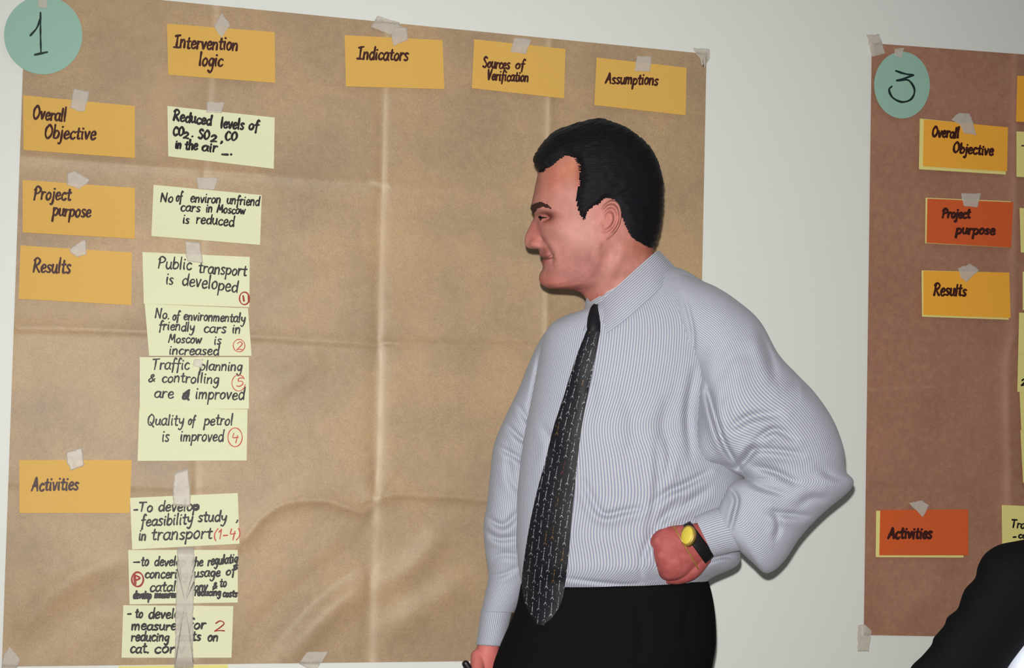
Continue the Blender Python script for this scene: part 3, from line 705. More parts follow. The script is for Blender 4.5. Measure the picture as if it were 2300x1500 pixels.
SK, HR, RR = head_grids()
def face_shape(g, R):
    u, v, w = g[..., 0].copy(), g[..., 1].copy(), g[..., 2].copy(); aw = np.abs(w); sg = np.sign(w); v0 = R[:, 1:2]+0*u; u0 = u.copy()
    half = np.zeros(NP); half[:] = np.cos(2*np.pi*np.arange(NP)/NP) > 0.0
    gs = lambda x, a, sx: np.exp(-((x-a)/sx)**2)
    # nose
    tv = [480, 486, 500, 512, 522, 532, 540, 546, 551, 554.5, 557.5, 560]
    lip = np.interp(v0, [552, 558, 567, 573.5, 577, 580, 583, 589, 594, 600, 606, 615, 628, 640, 650], [0, -2, -3.5, -4.5, -2, 3, 0, -1.5, -0.5, 2.5, 0, -5, -5.5, -4, 0])
    u += lip*np.exp(-(aw/np.interp(v0, [570, 600, 625], [30, 30, 40]))**2)*half
    tn = [0, 1, 11, 18, 23.5, 28.5, 31, 31, 28, 18, 4, 0]; td = [0, 0, 0, 0, 0, 0, 1, 3, 5, 5, 2, 0]
    n = np.interp(v0, tv, tn); dr = np.interp(v0, tv, td); sw = np.interp(v0, [485, 505, 530, 550], [11, 14, 18, 22])
    nf = (0.72*np.exp(-(aw/sw)**2)+0.28*np.exp(-(aw/(sw*1.5))**4))*half
    u -= n*nf; v += dr*nf
    k = gs(v0, 546, 9)*gs(aw, 25, 9)*half; w += sg*5*k; u -= 6*k                     # wings
    k = gs(v0, 536, 14)*gs(aw, 38, 9)*half; u += 3.0*k; w -= sg*2*k                   # groove beside the nose
    # brow, socket, cheek bone
    k = np.exp(-((u0-1212)/26)**2)*gs(v0, 464, 9)*half; w += sg*4*k; u -= 1.0*k*(aw > 6)
    k = np.exp(-((u0-1224)/15)**2-((v-487)/9)**2)*half*sst(aw, 14, 30); w -= sg*13*k; u += 4*k
    k = np.exp(-((u0-1221)/10)**2-((v-489)/5.5)**2)*half*sst(aw, 18, 30); w -= sg*18*k; u += 5*k
    k = np.exp(-((u0-1252)/26)**2-((v-520)/20)**2)*half; w += sg*6*k; u -= 1.5*k
    k = np.exp(-((u0-1262)/16)**2-((v-450)/30)**2)*half; w -= sg*3*k                  # temple
    # smile fold, mouth, chin
    d, sd, t = poly_dist(u0, v, catmull([(1219, 538), (1229, 553), (1237, 568), (1241, 584)], step=3))
    k = np.exp(-(d/4.5)**2)*half*sst(aw, 22, 32); w -= sg*6*k; k2 = np.exp(-((d-9)/8)**2)*half*(sd < 0)*sst(aw, 22, 32); w += sg*2.5*k2
    d, sd, t = poly_dist(u0, v, catmull([(1208, 580), (1222, 580), (1236, 577), (1240, 573)], step=3))
    k = np.exp(-(d/3.0)**2)*half; w -= sg*9*k; u += 3.0*k
    k = np.exp(-((u0-1222)/12)**2-((v-589)/5)**2)*half; w += sg*3*k; u -= 1*k*(aw > 8)
    k = np.exp(-((u0-1222)/12)**2-((v-572)/4)**2)*half; w += sg*2.5*k
    k = np.exp(-((u0-1226)/14)**2-((v-602)/5)**2)*half; w -= sg*3*k
    # jaw edge down to the neck
    d, sd, t = poly_dist(u0, v, catmull([(1235, 652), (1275, 646), (1310, 628), (1336, 598), (1346, 566)], step=4))
    k = np.exp(-((d-9)/13)**2)*(sd < 0)+np.exp(-(d/10)**2); w += sg*5*np.clip(k, 0, 1)*sst(aw, 20, 45)
    k = np.exp(-((u0-1306)/26)**2-((v-668)/16)**2)*sst(aw, 20, 45); w -= sg*6*k
    k = np.exp(-((u0-1368)/20)**2-((v-565)/24)**2); w -= sg*8*k*sst(aw, 40, 70)       # hollow behind the jaw
    # neck tendon
    d, sd, t = poly_dist(u0, v, [(1400, 560), (1370, 620), (1345, 690)]); w += sg*4*np.exp(-(d/12)**2)*sst(aw, 20, 45)
    return np.stack([u, v, w], -1)
HEADG = face_shape(SK, RR)
HAIRLINE = catmull([(1186, 367), (1199, 371), (1207, 376), (1211, 386), (1216, 382), (1227, 369), (1252, 351), (1270, 345), (1288, 351), (1299, 368), (1303, 390), (1304, 413), (1297, 436), (1298, 460), (1305, 480), (1312, 491),
                    (1321, 481), (1336, 467), (1352, 458), (1366, 446), (1382, 447), (1395, 466), (1407, 493), (1418, 518), (1431, 537), (1450, 549), (1463, 554), (1480, 553), (1510, 550)], step=3)
def hair_mesh(space):
    H = HR.copy(); u, v = H[..., 0], H[..., 1]; ph = 2*np.pi*np.arange(NP)/NP
    rag = 4.5*hash_noise(u*1.0+7*np.sign(H[..., 2]), v, 7, 21)+3*hash_noise(u, v, 3, 22)
    poly = np.vstack([HAIRLINE, [(1520, 200), (1150, 200), (1150, 367)]])
    inside = in_poly(u, v+rag, poly); d, sd, t = poly_dist(u, v, HAIRLINE)
    f = 0.12+0.88*sst(d, 0, 16); f = np.where(v < 400, np.maximum(f, sst(1232-u, 0, 14)), f)
    st = 2.4*hash_noise(u*0.35+v*0.9, (v*0.35-u*0.9)*0.12, 2.2, 31)+2.0*hash_noise(u, v, 13, 33)
    nrm = H-np.array([1343, 420, 0.0]); nrm /= np.maximum(np.linalg.norm(nrm, axis=-1, keepdims=True), 1e-6)
    G_ = HEADG*(1-f[..., None])+(H+nrm*st[..., None])*f[..., None]+nrm*1.6
    inner = HEADG-nrm*5.0
    R = G_.shape[0]; idx = -np.ones((R, NP), int); vs = []; fs = []
    cells = [(i, j) for i in range(R-1) for j in range(NP) if inside[i, j] and inside[i+1, j] and inside[i, (j+1) % NP] and inside[i+1, (j+1) % NP]]
    used = {}
    def vid(i, j, lay):
        k = (i, j, lay)
        if k not in used: used[k] = len(vs); vs.append(G_[i, j] if lay == 0 else inner[i, j])
        return used[k]
    cs = set(cells)
    for i, j in cells:
        k = (j+1) % NP; q = [(i, j), (i, k), (i+1, k), (i+1, j)]
        fs.append([vid(a, b, 0) for a, b in q]); fs.append([vid(a, b, 1) for a, b in q][::-1])
        for (a, b), nb in ((((i, j), (i, k)), (i-1, j)), (((i, k), (i+1, k)), (i, k)), (((i+1, k), (i+1, j)), (i+1, j)), (((i+1, j), (i, j)), (i, (j-1) % NP))):
            if nb not in cs: fs.append([vid(*b, 0), vid(*a, 0), vid(*a, 1), vid(*b, 1)])
    # close the crown
    if inside[0].all():
        c = len(vs); vs.append(G_[0].mean(0)+np.array([0, -1.5, 0]))
        for j in range(NP): fs.append((c, vid(0, (j+1) % NP, 0), vid(0, j, 0)))
    me = mesh_from(space(np.array(vs)), fs, True, fix=True)
    rs = random.Random(5); fr = HEADG.reshape(-1, 3); okv = (np.sin(2*np.pi*np.arange(NP)/NP) > 0)[None, :]
    U, V, Wd = HEADG[..., 0], HEADG[..., 1], HEADG[..., 2]; ms = [me]
    for q in range(420):
        i = rs.randrange(8, len(HAIRLINE)-14); u0, v0 = HAIRLINE[i]
        if 1316 < u0 < 1400: continue
        tx, ty = HAIRLINE[i+1]-HAIRLINE[i-1]; L = math.hypot(tx, ty)
        nx, ny = ty/L, -tx/L                      # into the hair
        u0 += rs.uniform(-1.5, 1.5); v0 += rs.uniform(-1.5, 1.5); ln = rs.uniform(7, 15); out = rs.uniform(0.0, 3.5)
        dx, dy = (nx*0.8+0.6, ny*0.8+0.25) if v0 < 440 else (nx*0.7, ny*0.7-0.35)
        dx += rs.uniform(-.3, .3); dy += rs.uniform(-.3, .3); k = math.hypot(dx, dy); dx /= k; dy /= k
        a = np.array([[u0-dx*out, v0-dy*out], [u0+dx*ln*0.4, v0+dy*ln*0.4], [u0+dx*ln, v0+dy*ln]]); P3 = []
        for m_, (x, y) in enumerate(a):
            D = (U-x)**2+(V-y)**2+np.where(okv, 0, 1e6); j = np.unravel_index(np.argmin(D), D.shape)
            P3.append((x, y, Wd[j]+(0.2, 2.0, 4.0)[m_]))
        for s_ in (1, -1):
            Q = [(x, y, s_*z) for x, y, z in P3]; ms.append(grid_mesh(tube(Q, [0.35, 0.9, 1.1], 5), space))
    return join(ms)
def patch_on_head(poly, lift, space, both=True):
    u, v, w = HEADG[..., 0], HEADG[..., 1], HEADG[..., 2]
    rag = 2.2*hash_noise(u, v, 3.2, 44)
    ins = in_poly(u+rag*0.6, v+rag, np.asarray(poly)); ins &= (np.cos(2*np.pi*np.arange(NP)/NP) > -0.2)[None, :]
    if not both: ins &= w > 0
    d, sd, t = poly_dist(u, v, np.vstack([poly, poly[:1]])); hgt = lift*sst(d, 0, 4)+0.5
    out = HEADG.copy(); out[..., 2] += np.sign(w)*hgt; out[..., 0] -= 0.6*hgt
    used = {}; vs = []; fs = []
    def vid(i, j, lay):
        k = (i, j, lay)
        if k not in used: used[k] = len(vs); vs.append(out[i, j] if lay == 0 else HEADG[i, j]-np.array([-1.5, 0, np.sign(w[i, j])*1.5]))
        return used[k]
    cs = {(i, j) for i in range(len(u)-1) for j in range(NP) if ins[i, j] and ins[i+1, j] and ins[i, (j+1) % NP] and ins[i+1, (j+1) % NP]}
    for i, j in sorted(cs):
        k = (j+1) % NP; q = [(i, j), (i, k), (i+1, k), (i+1, j)]
        fs.append([vid(a, b, 0) for a, b in q]); fs.append([vid(a, b, 1) for a, b in q][::-1])
        for (a, b), nb in ((((i, j), (i, k)), (i-1, j)), (((i, k), (i+1, k)), (i, k)), (((i+1, k), (i+1, j)), (i+1, j)), (((i+1, j), (i, j)), (i, (j-1) % NP))):
            if nb not in cs: fs.append([vid(*b, 0), vid(*a, 0), vid(*a, 1), vid(*b, 1)])
    return mesh_from(space(np.array(vs)), fs, True, fix=True)
def ear_grid(sgn):
    C = np.array([1366.0, 494.0])
    cont = catmull([(1350, 470), (1359, 457), (1371, 450), (1383, 451), (1392, 461), (1396, 478), (1395, 496), (1389, 512), (1379, 526), (1367, 535), (1354, 541), (1344, 540), (1338, 532), (1341, 518), (1347, 503), (1349, 488)], closed=True, n=5)
    N = len(cont); rr = np.array([0.02, .1, .18, .26, .34, .42, .5, .56, .62, .68, .74, .8, .86, .92, .97, 1.0])
    hh = 1.35*np.array([-8, -8, -7.5, -6, -3, 2.5, 5.5, 5.5, 2, -3, -2.5, 4, 8, 8, 5, 0.0])
    g = np.zeros((len(rr)+5, N, 3))
    for i, r in enumerate(rr):
        q = C+(cont-C)*r; u, v = q[:, 0], q[:, 1]
        base = 99+16*sst(u, 1342, 1396)-3*sst(v, 520, 541)
        lob = sst(v, 516, 528); fr = sst(u, 1343, 1356)*(1-lob)
        h = hh[i]*fr+lob*(4.5*(1-r**4))+(1-fr)*(1-lob)*2*(1-r**2)
        tr = 7*np.exp(-((u-1349)/5)**2-((v-505)/7)**2)                 # tragus
        k = np.exp(-((u-1356)/5)**2-((v-502)/10)**2)*5                  # ear canal
        g[i] = np.stack([u, v, sgn*(base+h+tr-k)], -1)
    for m_, (r, dz) in enumerate(((1.0, -4), (0.94, -9), (0.8, -13), (0.5, -20), (0.05, -24))):
        q = C+(cont-C)*r; base = 99+16*sst(q[:, 0], 1342, 1396)
        g[len(rr)+m_] = np.stack([q[:, 0], q[:, 1], sgn*(base+dz)], -1)
    return g
def lid(c, rad, v_lo, v_hi, tilt=0.0):   # band of a sphere kept above or below the eye slit
    th = np.linspace(0.0, 1.0, 14); ph = 2*np.pi*np.arange(36)/36; rows = []
    for t in th:
        y = v_lo+(v_hi-v_lo)*t; r = math.sqrt(max(rad*rad-(y-c[1])**2, 0.04))
        rows.append(np.stack([c[0]+r*np.cos(ph), y+0*ph, c[2]+r*np.sin(ph)], -1))
    return np.array(rows)
def head_parts(space):
    ms = [grid_mesh(HEADG, space)]
    for sgn in (1, -1):
        ms.append(grid_mesh(ear_grid(sgn), space))
        c = (1227.5, 489.5, sgn*36.0)
        ms.append(grid_mesh(lid(c, 16.5, 474.0, 487.3), space)); ms.append(grid_mesh(lid(c, 16.0, 491.6, 505.0), space))
    return ms
def eye_things(space, root, body):
    for sgn in (1, -1):
        c = (1227.5, 489.5, sgn*36.0)
        e_ = part('eye', grid_mesh(ellipsoid(c, (14.2, 14.2, 14.2), 20), space), M['eye_white'], body)
        ir = ellipsoid((1215.6, 489.3, sgn*37.5), (3.8, 8.5, 9.5), 12); part('iris', grid_mesh(ir, space), M['iris'], e_)
        a = np.linspace(math.radians(-70), math.radians(110), 16)
        pts = np.stack([c[0]-16.4*np.cos(a-math.radians(20)), 487.6+1.2*np.sin(a)**2, c[2]+sgn*16.4*np.sin(a)], -1)
        part('eyelashes', grid_mesh(tube(pts, [1.0, 2.2, 2.5, 2.2, 1.0], 8), space), M['hair'], body)
BROW = [(1189, 470), (1193, 461), (1201, 455), (1212, 452), (1224, 455), (1235, 461), (1244, 471), (1239, 472), (1230, 468), (1219, 466), (1210, 468), (1203, 476), (1199, 484), (1191, 482)]

# ---- materials for people
def skin_mat():
    mt, nt, b = node_mat('skin')
    at = nd(nt, 'ShaderNodeAttribute', attribute_name='tint')
    f = noise(nt, 520, 3, 0.7); g = noise(nt, 60, 3)
    col = mixc(nt, math_n(nt, 'MULTIPLY', ramp(nt, f, 0.52, 0.75), 0.22), at.outputs['Color'], srgb((120, 52, 48)))
    col = mixc(nt, math_n(nt, 'MULTIPLY', ramp(nt, g, 0.4, 0.75), 0.14), col, srgb((226, 150, 140)))
    nt.links.new(col, b.inputs['Base Color']); b.inputs['Roughness'].default_value = 0.58; b.inputs['Specular IOR Level'].default_value = 0.22
    bump(nt, b, f, 0.25, 0.001)
    return mt
def shirt_mat(name, period, fine=1.0, axis=0):
    mt, nt, b = node_mat(name)
    uv = nd(nt, 'ShaderNodeUVMap'); sp = nd(nt, 'ShaderNodeSeparateXYZ'); nt.links.new(uv.outputs[0], sp.inputs[0])
    wob = noise(nt, 7, 2)
    x = math_n(nt, 'ADD', sp.outputs[axis], math_n(nt, 'MULTIPLY', wob, 0.004))
    s = math_n(nt, 'SINE', math_n(nt, 'MULTIPLY', x, 2*math.pi/period))
    f = ramp(nt, s, -0.15, 0.55)
    weave = noise(nt, 700, 2)
    col = mixc(nt, f, srgb((162, 163, 168)), srgb((120, 124, 143)))
    col = mixc(nt, math_n(nt, 'MULTIPLY', weave, 0.12), col, srgb((120, 118, 130)))
    nt.links.new(col, b.inputs['Base Color']); b.inputs['Roughness'].default_value = 0.75; b.inputs['Specular IOR Level'].default_value = 0.15
    b.inputs['Sheen Weight'].default_value = 0.1
    bump(nt, b, noise(nt, 38, 3), 0.25, 0.004)
    return mt
def tie_mat():
    mt, nt, b = node_mat('tie_fabric')
    uv = nd(nt, 'ShaderNodeUVMap'); sp = nd(nt, 'ShaderNodeSeparateXYZ'); nt.links.new(uv.outputs[0], sp.inputs[0])
    cx, cy = 0.0125, 0.026
    col_i = math_n(nt, 'FLOOR', math_n(nt, 'DIVIDE', sp.outputs[0], cx))
    X = math_n(nt, 'FRACT', math_n(nt, 'DIVIDE', sp.outputs[0], cx))
    yy = math_n(nt, 'ADD', math_n(nt, 'DIVIDE', sp.outputs[1], cy), math_n(nt, 'MULTIPLY', col_i, 0.37))
    row_i = math_n(nt, 'FLOOR', yy); Y = math_n(nt, 'FRACT', yy)
    cb = nd(nt, 'ShaderNodeCombineXYZ'); nt.links.new(col_i, cb.inputs[0]); nt.links.new(row_i, cb.inputs[1])
    wn = nd(nt, 'ShaderNodeTexWhiteNoise', noise_dimensions='2D'); nt.links.new(cb.outputs[0], wn.inputs['Vector']); rnd = wn.outputs['Value']
    def blob(px, py, rx, ry):
        a = math_n(nt, 'DIVIDE', math_n(nt, 'SUBTRACT', X, px), rx); c = math_n(nt, 'DIVIDE', math_n(nt, 'SUBTRACT', Y, py), ry)
        d = math_n(nt, 'ADD', math_n(nt, 'MULTIPLY', a, a), math_n(nt, 'MULTIPLY', c, c)); return ramp(nt, d, 1.15, 0.6)
    m_ = blob(0.52, 0.46, 0.07, 0.30)
    for q in ((0.50, 0.80, 0.16, 0.06), (0.30, 0.88, 0.06, 0.05), (0.72, 0.88, 0.06, 0.05), (0.52, 0.14, 0.10, 0.05), (0.12, 0.35, 0.05, 0.05)):
        m_ = math_n(nt, 'MAXIMUM', m_, blob(*q))
    m_ = math_n(nt, 'MULTIPLY', m_, ramp(nt, noise(nt, 420, 2), 0.38, 0.6))
    c1 = mixc(nt, ramp(nt, rnd, 0.95, 0.955), srgb((150, 152, 158)), srgb((130, 96, 50)))
    c1 = mixc(nt, ramp(nt, rnd, 0.985, 0.99), c1, srgb((120, 40, 52)))
    col = mixc(nt, math_n(nt, 'MULTIPLY', m_, 0.7), srgb((13, 12, 19)), c1)
    nt.links.new(col, b.inputs['Base Color']); b.inputs['Roughness'].default_value = 0.6; b.inputs['Specular IOR Level'].default_value = 0.25
    return mt
def hair_mat():
    mt, nt, b = node_mat('hair_black')
    mp = nd(nt, 'ShaderNodeMapping'); mp.inputs['Scale'].default_value = (60, 60, 500); mp.inputs['Rotation'].default_value = (0, 0.5, 0)
    tc = nd(nt, 'ShaderNodeTexCoord'); nt.links.new(tc.outputs['Object'], mp.inputs[0])
    f = noise(nt, 1.0, 4, 0.6, mp.outputs[0])
    nt.links.new(mixc(nt, f, srgb((10, 10, 14)), srgb((24, 21, 25))), b.inputs['Base Color'])
    b.inputs['Roughness'].default_value = 0.55; b.inputs['Specular IOR Level'].default_value = 0.08; bump(nt, b, f, 0.5, 0.003)
    return mt
M['skin'] = skin_mat(); M['hair'] = hair_mat(); M['tie'] = tie_mat()
M['shirt'] = shirt_mat('striped_shirt', 0.0034); M['collar'] = shirt_mat('striped_collar', 0.0034, axis=1)
M['trousers'] = plain('trousers_black', (12, 12, 13), 0.85, 0.06, 0.2, 200)
M['black_cloth'] = plain('black_cloth', (11, 11, 12), 0.9, 0.05, 0.2, 160, 0.3)
M['pale_cloth'] = plain('pale_blue_cloth', (206, 212, 228), 0.8, 0.15, 0.04, 90)
M['brow'] = plain('brow_hair', (52, 30, 26), 0.7, 0.15, 0.3, 600)
M['eye_white'] = plain('eye_white', (62, 40, 36), 0.7, 0.1, 0.03)
M['iris'] = plain('iris_dark', (30, 20, 18), 0.6, 0.2, 0.1)
M['gold'] = plain('watch_gold', (150, 124, 56), 0.4, 0.5, 0.05, 60, metal=0.4)
M['dial'] = plain('watch_dial', (186, 168, 62), 0.4, 0.4, 0.12, 900)
M['leather'] = plain('black_leather', (16, 14, 16), 0.45, 0.35, 0.2, 200)
M['shoe'] = plain('shoe_black', (14, 13, 14), 0.35, 0.4, 0.1)
M['pen_black'] = plain('marker_black', (20, 16, 18), 0.4, 0.4, 0.1)
M['pen_white'] = plain('marker_white', (216, 216, 210), 0.45, 0.4, 0.03)
def tint(me, fn):
    n = len(me.vertices); co = np.empty(n*3, np.float32); me.vertices.foreach_get('co', co); co = co.reshape(-1, 3)
    u, v, z = proj(co); c = fn(u, v)
    at = me.color_attributes.new('tint', 'FLOAT_COLOR', 'POINT')
    lin = 0.60*np.where(c <= 0.04045, c/12.92, ((c+0.055)/1.055)**2.4)
    at.data.foreach_set('color', np.hstack([lin, np.ones((n, 1))]).astype(np.float32).ravel())
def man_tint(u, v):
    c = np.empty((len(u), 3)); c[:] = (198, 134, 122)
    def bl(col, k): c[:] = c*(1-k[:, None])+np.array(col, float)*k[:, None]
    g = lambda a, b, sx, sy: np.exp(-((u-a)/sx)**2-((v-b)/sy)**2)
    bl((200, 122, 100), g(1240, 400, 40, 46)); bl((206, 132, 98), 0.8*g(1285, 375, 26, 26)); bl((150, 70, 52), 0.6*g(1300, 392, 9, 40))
    bl((208, 148, 142), 0.7*g(1275, 440, 30, 24)); bl((210, 150, 142), 0.6*g(1300, 520, 46, 34))  # pinkish cheek highlight is put into the skin colour
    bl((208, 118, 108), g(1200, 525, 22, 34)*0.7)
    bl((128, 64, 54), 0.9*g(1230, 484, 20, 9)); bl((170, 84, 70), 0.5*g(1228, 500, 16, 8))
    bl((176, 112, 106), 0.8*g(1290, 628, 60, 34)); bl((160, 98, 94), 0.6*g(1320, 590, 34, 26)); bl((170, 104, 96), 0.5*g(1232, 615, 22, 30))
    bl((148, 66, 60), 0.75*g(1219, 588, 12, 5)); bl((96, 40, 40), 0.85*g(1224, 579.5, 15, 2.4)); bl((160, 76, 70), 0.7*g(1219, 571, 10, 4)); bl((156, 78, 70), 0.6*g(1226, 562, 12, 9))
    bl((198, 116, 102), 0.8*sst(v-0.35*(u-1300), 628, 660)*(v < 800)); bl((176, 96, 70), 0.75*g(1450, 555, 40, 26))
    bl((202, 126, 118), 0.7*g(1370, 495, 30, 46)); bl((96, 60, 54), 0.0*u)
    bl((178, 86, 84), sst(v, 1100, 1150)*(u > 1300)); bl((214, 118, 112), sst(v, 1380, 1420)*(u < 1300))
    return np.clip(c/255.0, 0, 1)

# ---- the man
man_foot = P(np.array(1380.0), np.array(900.0), D0); ROOT = empty('person', (float(man_foot[0]), float(man_foot[1]), 0.0))
tag(ROOT, 'man in striped shirt and dark tie, hand on hip, smiling toward the left', 'person')
TORSO = [(1336, 690, 1490, 592, 0, 72, 72), (1296, 700, 1540, 608, 4, 84, 84), (1254, 716, 1604, 650, 8, 98, 96), (1226, 744, 1648, 706, 10, 112, 104), (1212, 800, 1655, 780, 10, 126, 108),
         (1196, 880, 1640, 870, 10, 134, 110), (1180, 960, 1612, 955, 10, 138, 112), (1168, 1040, 1655, 1036, 10, 138, 112), (1162, 1120, 1676, 1110, 10, 136, 112), (1160, 1200, 1650, 1180, 10, 133, 112),
         (1162, 1250, 1662, 1236, 10, 130, 112), (1166, 1284, 1656, 1270, 10, 128, 110), (1172, 1312, 1596, 1300, 8, 114, 106), (1178, 1336, 1580, 1322, 6, 96, 98), (1184, 1360, 1570, 1346, 6, 88, 90)]
SH_FOLDS = [([(1470, 1130), (1500, 1105), (1540, 1088), (1590, 1060)], 9, 10, 6), ([(1480, 1175), (1530, 1140), (1590, 1100)], 6, 10, 4), ([(1450, 1250), (1470, 1200), (1490, 1160), (1530, 1120)], 6, 9, 5),
            ([(1310, 1080), (1340, 1140), (1362, 1156), (1400, 1148), (1440, 1142)], 7, 9, 6), ([(1440, 1300), (1445, 1250), (1465, 1190)], 6, 8, 5), ([(1475, 990), (1478, 1060), (1470, 1130), (1455, 1200)], 4, 9, 5),
            ([(1270, 1298), (1330, 1306), (1400, 1312), (1450, 1308)], 3, 6, 3), ([(1220, 960), (1240, 1000), (1230, 1060)], 5, 12, 3), ([(1560, 830), (1545, 930), (1552, 1030)], 8, 10, 5),
            ([(1500, 900), (1490, 960), (1510, 1020)], 4, 16, 3), ([(1585, 1262), (1620, 1250), (1650, 1250)], 7, 6, 4), ([(1320, 800), (1330, 900), (1318, 960)], 2.5, 14, 2), ([(1400, 860), (1420, 960), (1410, 1040)], 2.5, 20, 2),
            ([(1490, 1085), (1505, 1035), (1500, 990)], 5, 8, 4)]
tg = sweep(TORSO, 220, 3.5, 0.9); tuv = sweep_uv(tg, MAN); tgf = folds(tg, SH_FOLDS)
SHIRT = part('shirt', grid_mesh(tgf, MAN, uv=tuv), M['shirt'], ROOT, 'pale shirt with fine blue stripes')
_bv = BVHTree.FromPolygons([tuple(v.co) for v in SHIRT.data.vertices], [tuple(p.vertices) for p in SHIRT.data.polygons])
def surf_w(u, v, default=100.0):
    d = ray(np.array(float(u)), np.array(float(v))); h = _bv.ray_cast(Vector(CAM), Vector(d).normalized())
    if h[0] is None: return default
    return (D0-float((np.array(h[0])-CAM)@FW))*S0
# near sleeve, elbow bent, hand on the hip
SL = [(1520, 606, 1488, 700, 14, 60, 60), (1560, 624, 1500, 760, 26, 82, 74), (1606, 643, 1530, 812, 36, 92, 84), (1652, 672, 1562, 850, 44, 98, 92), (1706, 720, 1562, 930, 50, 104, 100), (1748, 794, 1558, 1012, 54, 108, 104),
      (1786, 836, 1575, 1045, 56, 108, 104), (1832, 884, 1620, 1050, 58, 106, 104), (1872, 944, 1650, 1062, 60, 100, 100), (1895, 1006, 1664, 1068, 62, 92, 92), (1898, 1046, 1670, 1072, 64, 88, 86), (1902, 1062, 1671, 1073, 65, 87, 85), (1918, 1080, 1672, 1074, 66, 86, 84),
      (1905, 1106, 1668, 1076, 70, 84, 80), (1850, 1152, 1656, 1078, 78, 80, 74), (1800, 1204, 1644, 1084, 84, 76, 68), (1760, 1262, 1634, 1096, 90, 70, 62), (1722, 1288, 1628, 1110, 96, 62, 54), (1688, 1262, 1620, 1126, 100, 54, 48), (1656, 1232, 1612, 1142, 102, 44, 40)]
SL_FOLDS = [([(1590, 880), (1606, 940), (1628, 1000), (1660, 1050)], 17, 8, 10), ([(1560, 1042), (1600, 1044), (1660, 1052)], 8, 8, -3), ([(1700, 1000), (1676, 1030), (1655, 1052)], 14, 12, 8), ([(1640, 960), (1690, 935), (1750, 930)], 8, 12, 6),
            ([(1700, 985), (1740, 965), (1785, 985)], 8, 9, 6), ([(1680, 1010), (1730, 1010), (1800, 1020)], 6, 9, 5), ([(1690, 1045), (1740, 1060), (1790, 1085)], 8, 10, 6), ([(1660, 1062), (1700, 1090), (1760, 1110)], 6, 9, 5),
            ([(1640, 1095), (1656, 1120), (1648, 1160), (1640, 1190)], 9, 7, 5), ([(1725, 1150), (1770, 1155), (1820, 1160)], 7, 10, 5), ([(1740, 1150), (1750, 1180), (1742, 1210)], 6, 9, 4), ([(1712, 745), (1730, 800), (1742, 850)], 7, 14, 6),
            ([(1775, 870), (1800, 850), (1830, 890)], 5, 14, 4), ([(1610, 860), (1640, 800), (1700, 790)], 4, 22, 4), ([(1640, 880), (1630, 930), (1660, 960)], 5, 18, 4), ([(1860, 1120), (1820, 1120), (1790, 1140)], 4, 12, 4),
            ([(1580, 850), (1600, 900), (1620, 970)], 6, 14, 5), ([(1840, 1050), (1870, 1070), (1900, 1078)], 4, 10, 3), ([(1536, 660), (1556, 740), (1556, 820)], 4, 6, 2)]
def smooth_grid(g, n=6):
    for _ in range(n): g[1:-1] = 0.5*g[1:-1]+0.25*(g[:-2]+g[2:])
    return g
sg_ = sweep(SL, 170, 3.5, 0.9); suv = sweep_uv(sg_, MAN); sg_ = folds(smooth_grid(sg_, 3), SL_FOLDS)
part('sleeve', grid_mesh(sg_, MAN, uv=suv), M['shirt'], SHIRT, 'rumpled sleeve bent at the elbow')
CUFF = [(1668, 1236, 1612, 1140, 104, 42, 38), (1645, 1240, 1592, 1146, 108, 41, 38), (1622, 1246, 1572, 1154, 112, 40, 38), (1604, 1250, 1560, 1160, 115, 39, 37), (1603, 1249, 1561, 1161, 115, 36, 34)]
cg = sweep(CUFF, 96, 4.0, 0.9); part('cuff', grid_mesh(cg, MAN, uv=sweep_uv(cg, MAN)), M['shirt'], SHIRT)
# far sleeve hanging down
SR = [(1262, 716, 1320, 730, -40, 60, 60), (1228, 742, 1300, 770, -44, 74, 66), (1206, 776, 1280, 810, -46, 80, 66), (1186, 820, 1262, 850, -48, 80, 66), (1162, 880, 1244, 900, -50, 78, 66), (1132, 942, 1228, 955, -52, 76, 64), (1109, 1000, 1214, 1008, -52, 74, 62),
      (1101, 1062, 1204, 1066, -52, 70, 60), (1094, 1130, 1198, 1130, -52, 68, 58), (1086, 1180, 1196, 1186, -50, 66, 56), (1090, 1240, 1192, 1250, -50, 62, 54), (1097, 1290, 1186, 1300, -50, 56, 50), (1090, 1330, 1172, 1340, -50, 52, 46), (1080, 1374, 1154, 1376, -50, 46, 42)]
SR_FOLDS = [([(1212, 780), (1202, 860), (1190, 920)], 4, 7, 3), ([(1135, 950), (1170, 985), (1200, 1000)], 7, 8, 5), ([(1160, 905), (1190, 950), (1210, 970)], 5, 8, 4), ([(1110, 1000), (1150, 1020), (1195, 1050)], 6, 8, 4), ([(1090, 1160), (1130, 1180), (1165, 1150)], 8, 9, 6),
            ([(1088, 1190), (1120, 1210), (1170, 1205)], 6, 8, 5), ([(1100, 1260), (1130, 1245), (1180, 1250)], 5, 9, 4), ([(1095, 1295), (1130, 1290), (1160, 1275)], 4, 7, 3), ([(1140, 1010), (1150, 1080), (1190, 1120)], 4, 10, 3)]
rg = sweep(SR, 130, 3.5, 0.9); ruv = sweep_uv(rg, MAN); rg = folds(rg, SR_FOLDS)
part('sleeve', grid_mesh(rg, MAN, uv=ruv), M['shirt'], SHIRT, 'sleeve hanging straight down')
CR_ = [(1080, 1370, 1150, 1373, -50, 44, 40), (1076, 1400, 1143, 1403, -50, 43, 39), (1072, 1430, 1136, 1434, -50, 42, 38), (1069, 1447, 1130, 1451, -50, 41, 37), (1070, 1447, 1128, 1451, -50, 36, 34)]
cg = sweep(CR_, 96, 4.0, 0.9); part('cuff', grid_mesh(cg, MAN, uv=sweep_uv(cg, MAN)), M['shirt'], SHIRT)
